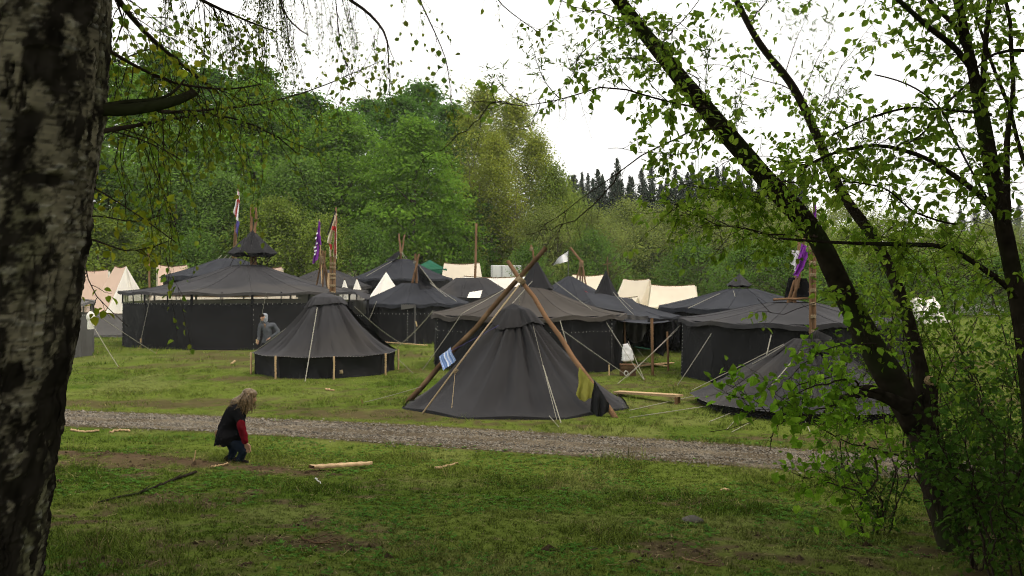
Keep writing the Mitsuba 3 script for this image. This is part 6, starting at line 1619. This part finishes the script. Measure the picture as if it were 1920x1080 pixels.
# -- the hooded person by the big tent
boy = thing('person', 'person in a grey hooded jacket and dark trousers walking beside the largest black tent', 'person')
bd2 = 31.0
def K(px, py, o=0.0): return np.array([X(px, bd2), bd2 + o, Z(py, bd2)])
g_ = on(X(500, bd2), bd2)
hd = K(493.5, 595.5, -0.05)
sR, sL = K(488.5, 609, 0.0), K(512, 609, 0.06)
eR, eL = K(486, 625, -0.04), K(522, 622, 0.02)
wR, wL = K(486.5, 638, -0.10), K(509, 633, -0.16)
ch, wa = K(500, 614, 0.02), K(502, 632, 0.02)
hR, hL = K(497, 641, 0), K(507, 641, 0.04)
fR, fL = on(X(492, 30.9), 30.9), on(X(509, 31.2), 31.2)
kR, kL = (hR + fR) / 2 + [-0.02, -0.06, 0.02], (hL + fL) / 2 + [0.02, -0.04, 0.02]
bb = [[(ch, 0.12), (sR, 0.055), (sL, 0.055)], [(ch, 0.12), (wa, 0.115)], [(wa, 0.115), (hR, 0.09), (hL, 0.09)], [(ch, 0.08), (hd - [0, 0, .1], 0.05)], [(hR, 0.088), (kR, 0.058)], [(hL, 0.088), (kL, 0.058)], [(kR, 0.056), (fR + [0, 0, .08], 0.04)], [(kL, 0.056), (fL + [0, 0, .08], 0.04)],
      [(sR, 0.05), (eR, 0.038)], [(eR, 0.038), (wR, 0.026)], [(sL, 0.05), (eL, 0.038)], [(eL, 0.038), (wL, 0.026)]] + head_bones(hd, (-0.35, -0.93, -0.05), (0, 0, 1), 1.0) + hand(wR, (-0.1, -0.3, -1), (1, 0, 0), (0, -1, 0), 1.05) + hand(wL, (-0.8, -0.3, -0.4), (0, 0, 1), (0, -1, 0.2), 1.05)
put(boy, 'body', fuse(bb, 0.02, 6), 'skin', smooth=True)
jk = [[(ch, 0.155), (sR, 0.08), (sL, 0.08)], [(ch, 0.155), (wa, 0.15)], [(wa, 0.15), (hR + [0, 0, .0], 0.125), (hL + [0, 0, .0], 0.125)], [(sR, 0.08), (eR, 0.062)], [(eR, 0.062), (wR + [0, 0, .03], 0.045)], [(sL, 0.08), (eL, 0.066)], [(eL, 0.066), (wL + [0.04, 0, .02], 0.048)], [(ch + [0, 0, .1], 0.09), (hd - [0, -.03, .13], 0.085)]]
jm = fuse(jk, 0.022, 6); jm.vertices = wob(jm.vertices, 0.014, 0.10, 7); put(boy, 'jacket', jm, 'grey_hoodie', smooth=True)
hoodm = fuse([[(hd + [0.045, 0.095, 0.04], 0.112), (hd + [0.045, 0.10, -0.06], 0.108), (hd + [0.03, 0.07, -0.14], 0.11)], [(hd + [0.035, 0.04, 0.075], 0.08), (hd + [0.045, 0.09, 0.05], 0.11)], [(hd + [0.10, -0.02, -0.02], 0.04), (hd + [0.06, 0.02, -0.14], 0.06)]], 0.018, 4)
put(boy, 'hood', hoodm, 'hood_light', smooth=True)
put(boy, 'shirt', fuse([[(ch + [-0.03, -0.135, 0.10], 0.035), (ch + [-0.02, -0.15, -0.02], 0.012)]], 0.015, 3), 'leather_tan', smooth=True)
put(boy, 'hair', fuse([[(hd + [-0.06, -0.06, 0.065], 0.04), (hd + [0.03, -0.075, 0.07], 0.035), (hd + [0.0, -0.03, 0.08], 0.06), (hd + [-0.075, 0.0, 0.02], 0.035)]], 0.015, 3), 'dark_hair', smooth=True)
tb = fuse([[(hR, 0.10), (hL, 0.10), (wa, 0.10)], [(hR, 0.10), (kR, 0.075)], [(hL, 0.10), (kL, 0.075)], [(kR, 0.075), (fR + [0, 0, .07], 0.06)], [(kL, 0.075), (fL + [0, 0, .07], 0.06)]], 0.025, 5); put(boy, 'trousers', tb, 'coat_black', smooth=True)
for q in (fR, fL): put(boy, 'shoe', fuse([[(q + [0.0, 0.06, .045], 0.045), (q + [-0.03, -0.14, .035], 0.04)]], 0.02, 3), 'shoe_brown', smooth=True)
# ------------------------------------------------------------------ thin haze of camp smoke and damp air
scene['haze_air'] = {'type': 'homogeneous', 'albedo': rgb(0.95, 0.95, 0.95), 'sigma_t': 0.00028}
thing('haze', 'thin pale haze over the camp', 'haze', kind='stuff')
scene['haze'] = {'type': 'cube', 'bsdf': {'type': 'null'}, 'interior': {'type': 'ref', 'id': 'haze_air'}, 'to_world': T().translate([0, 330, 34]).scale([760, 600, 38])}
scene['camera']['medium'] = {'type': 'ref', 'id': 'haze_air'}
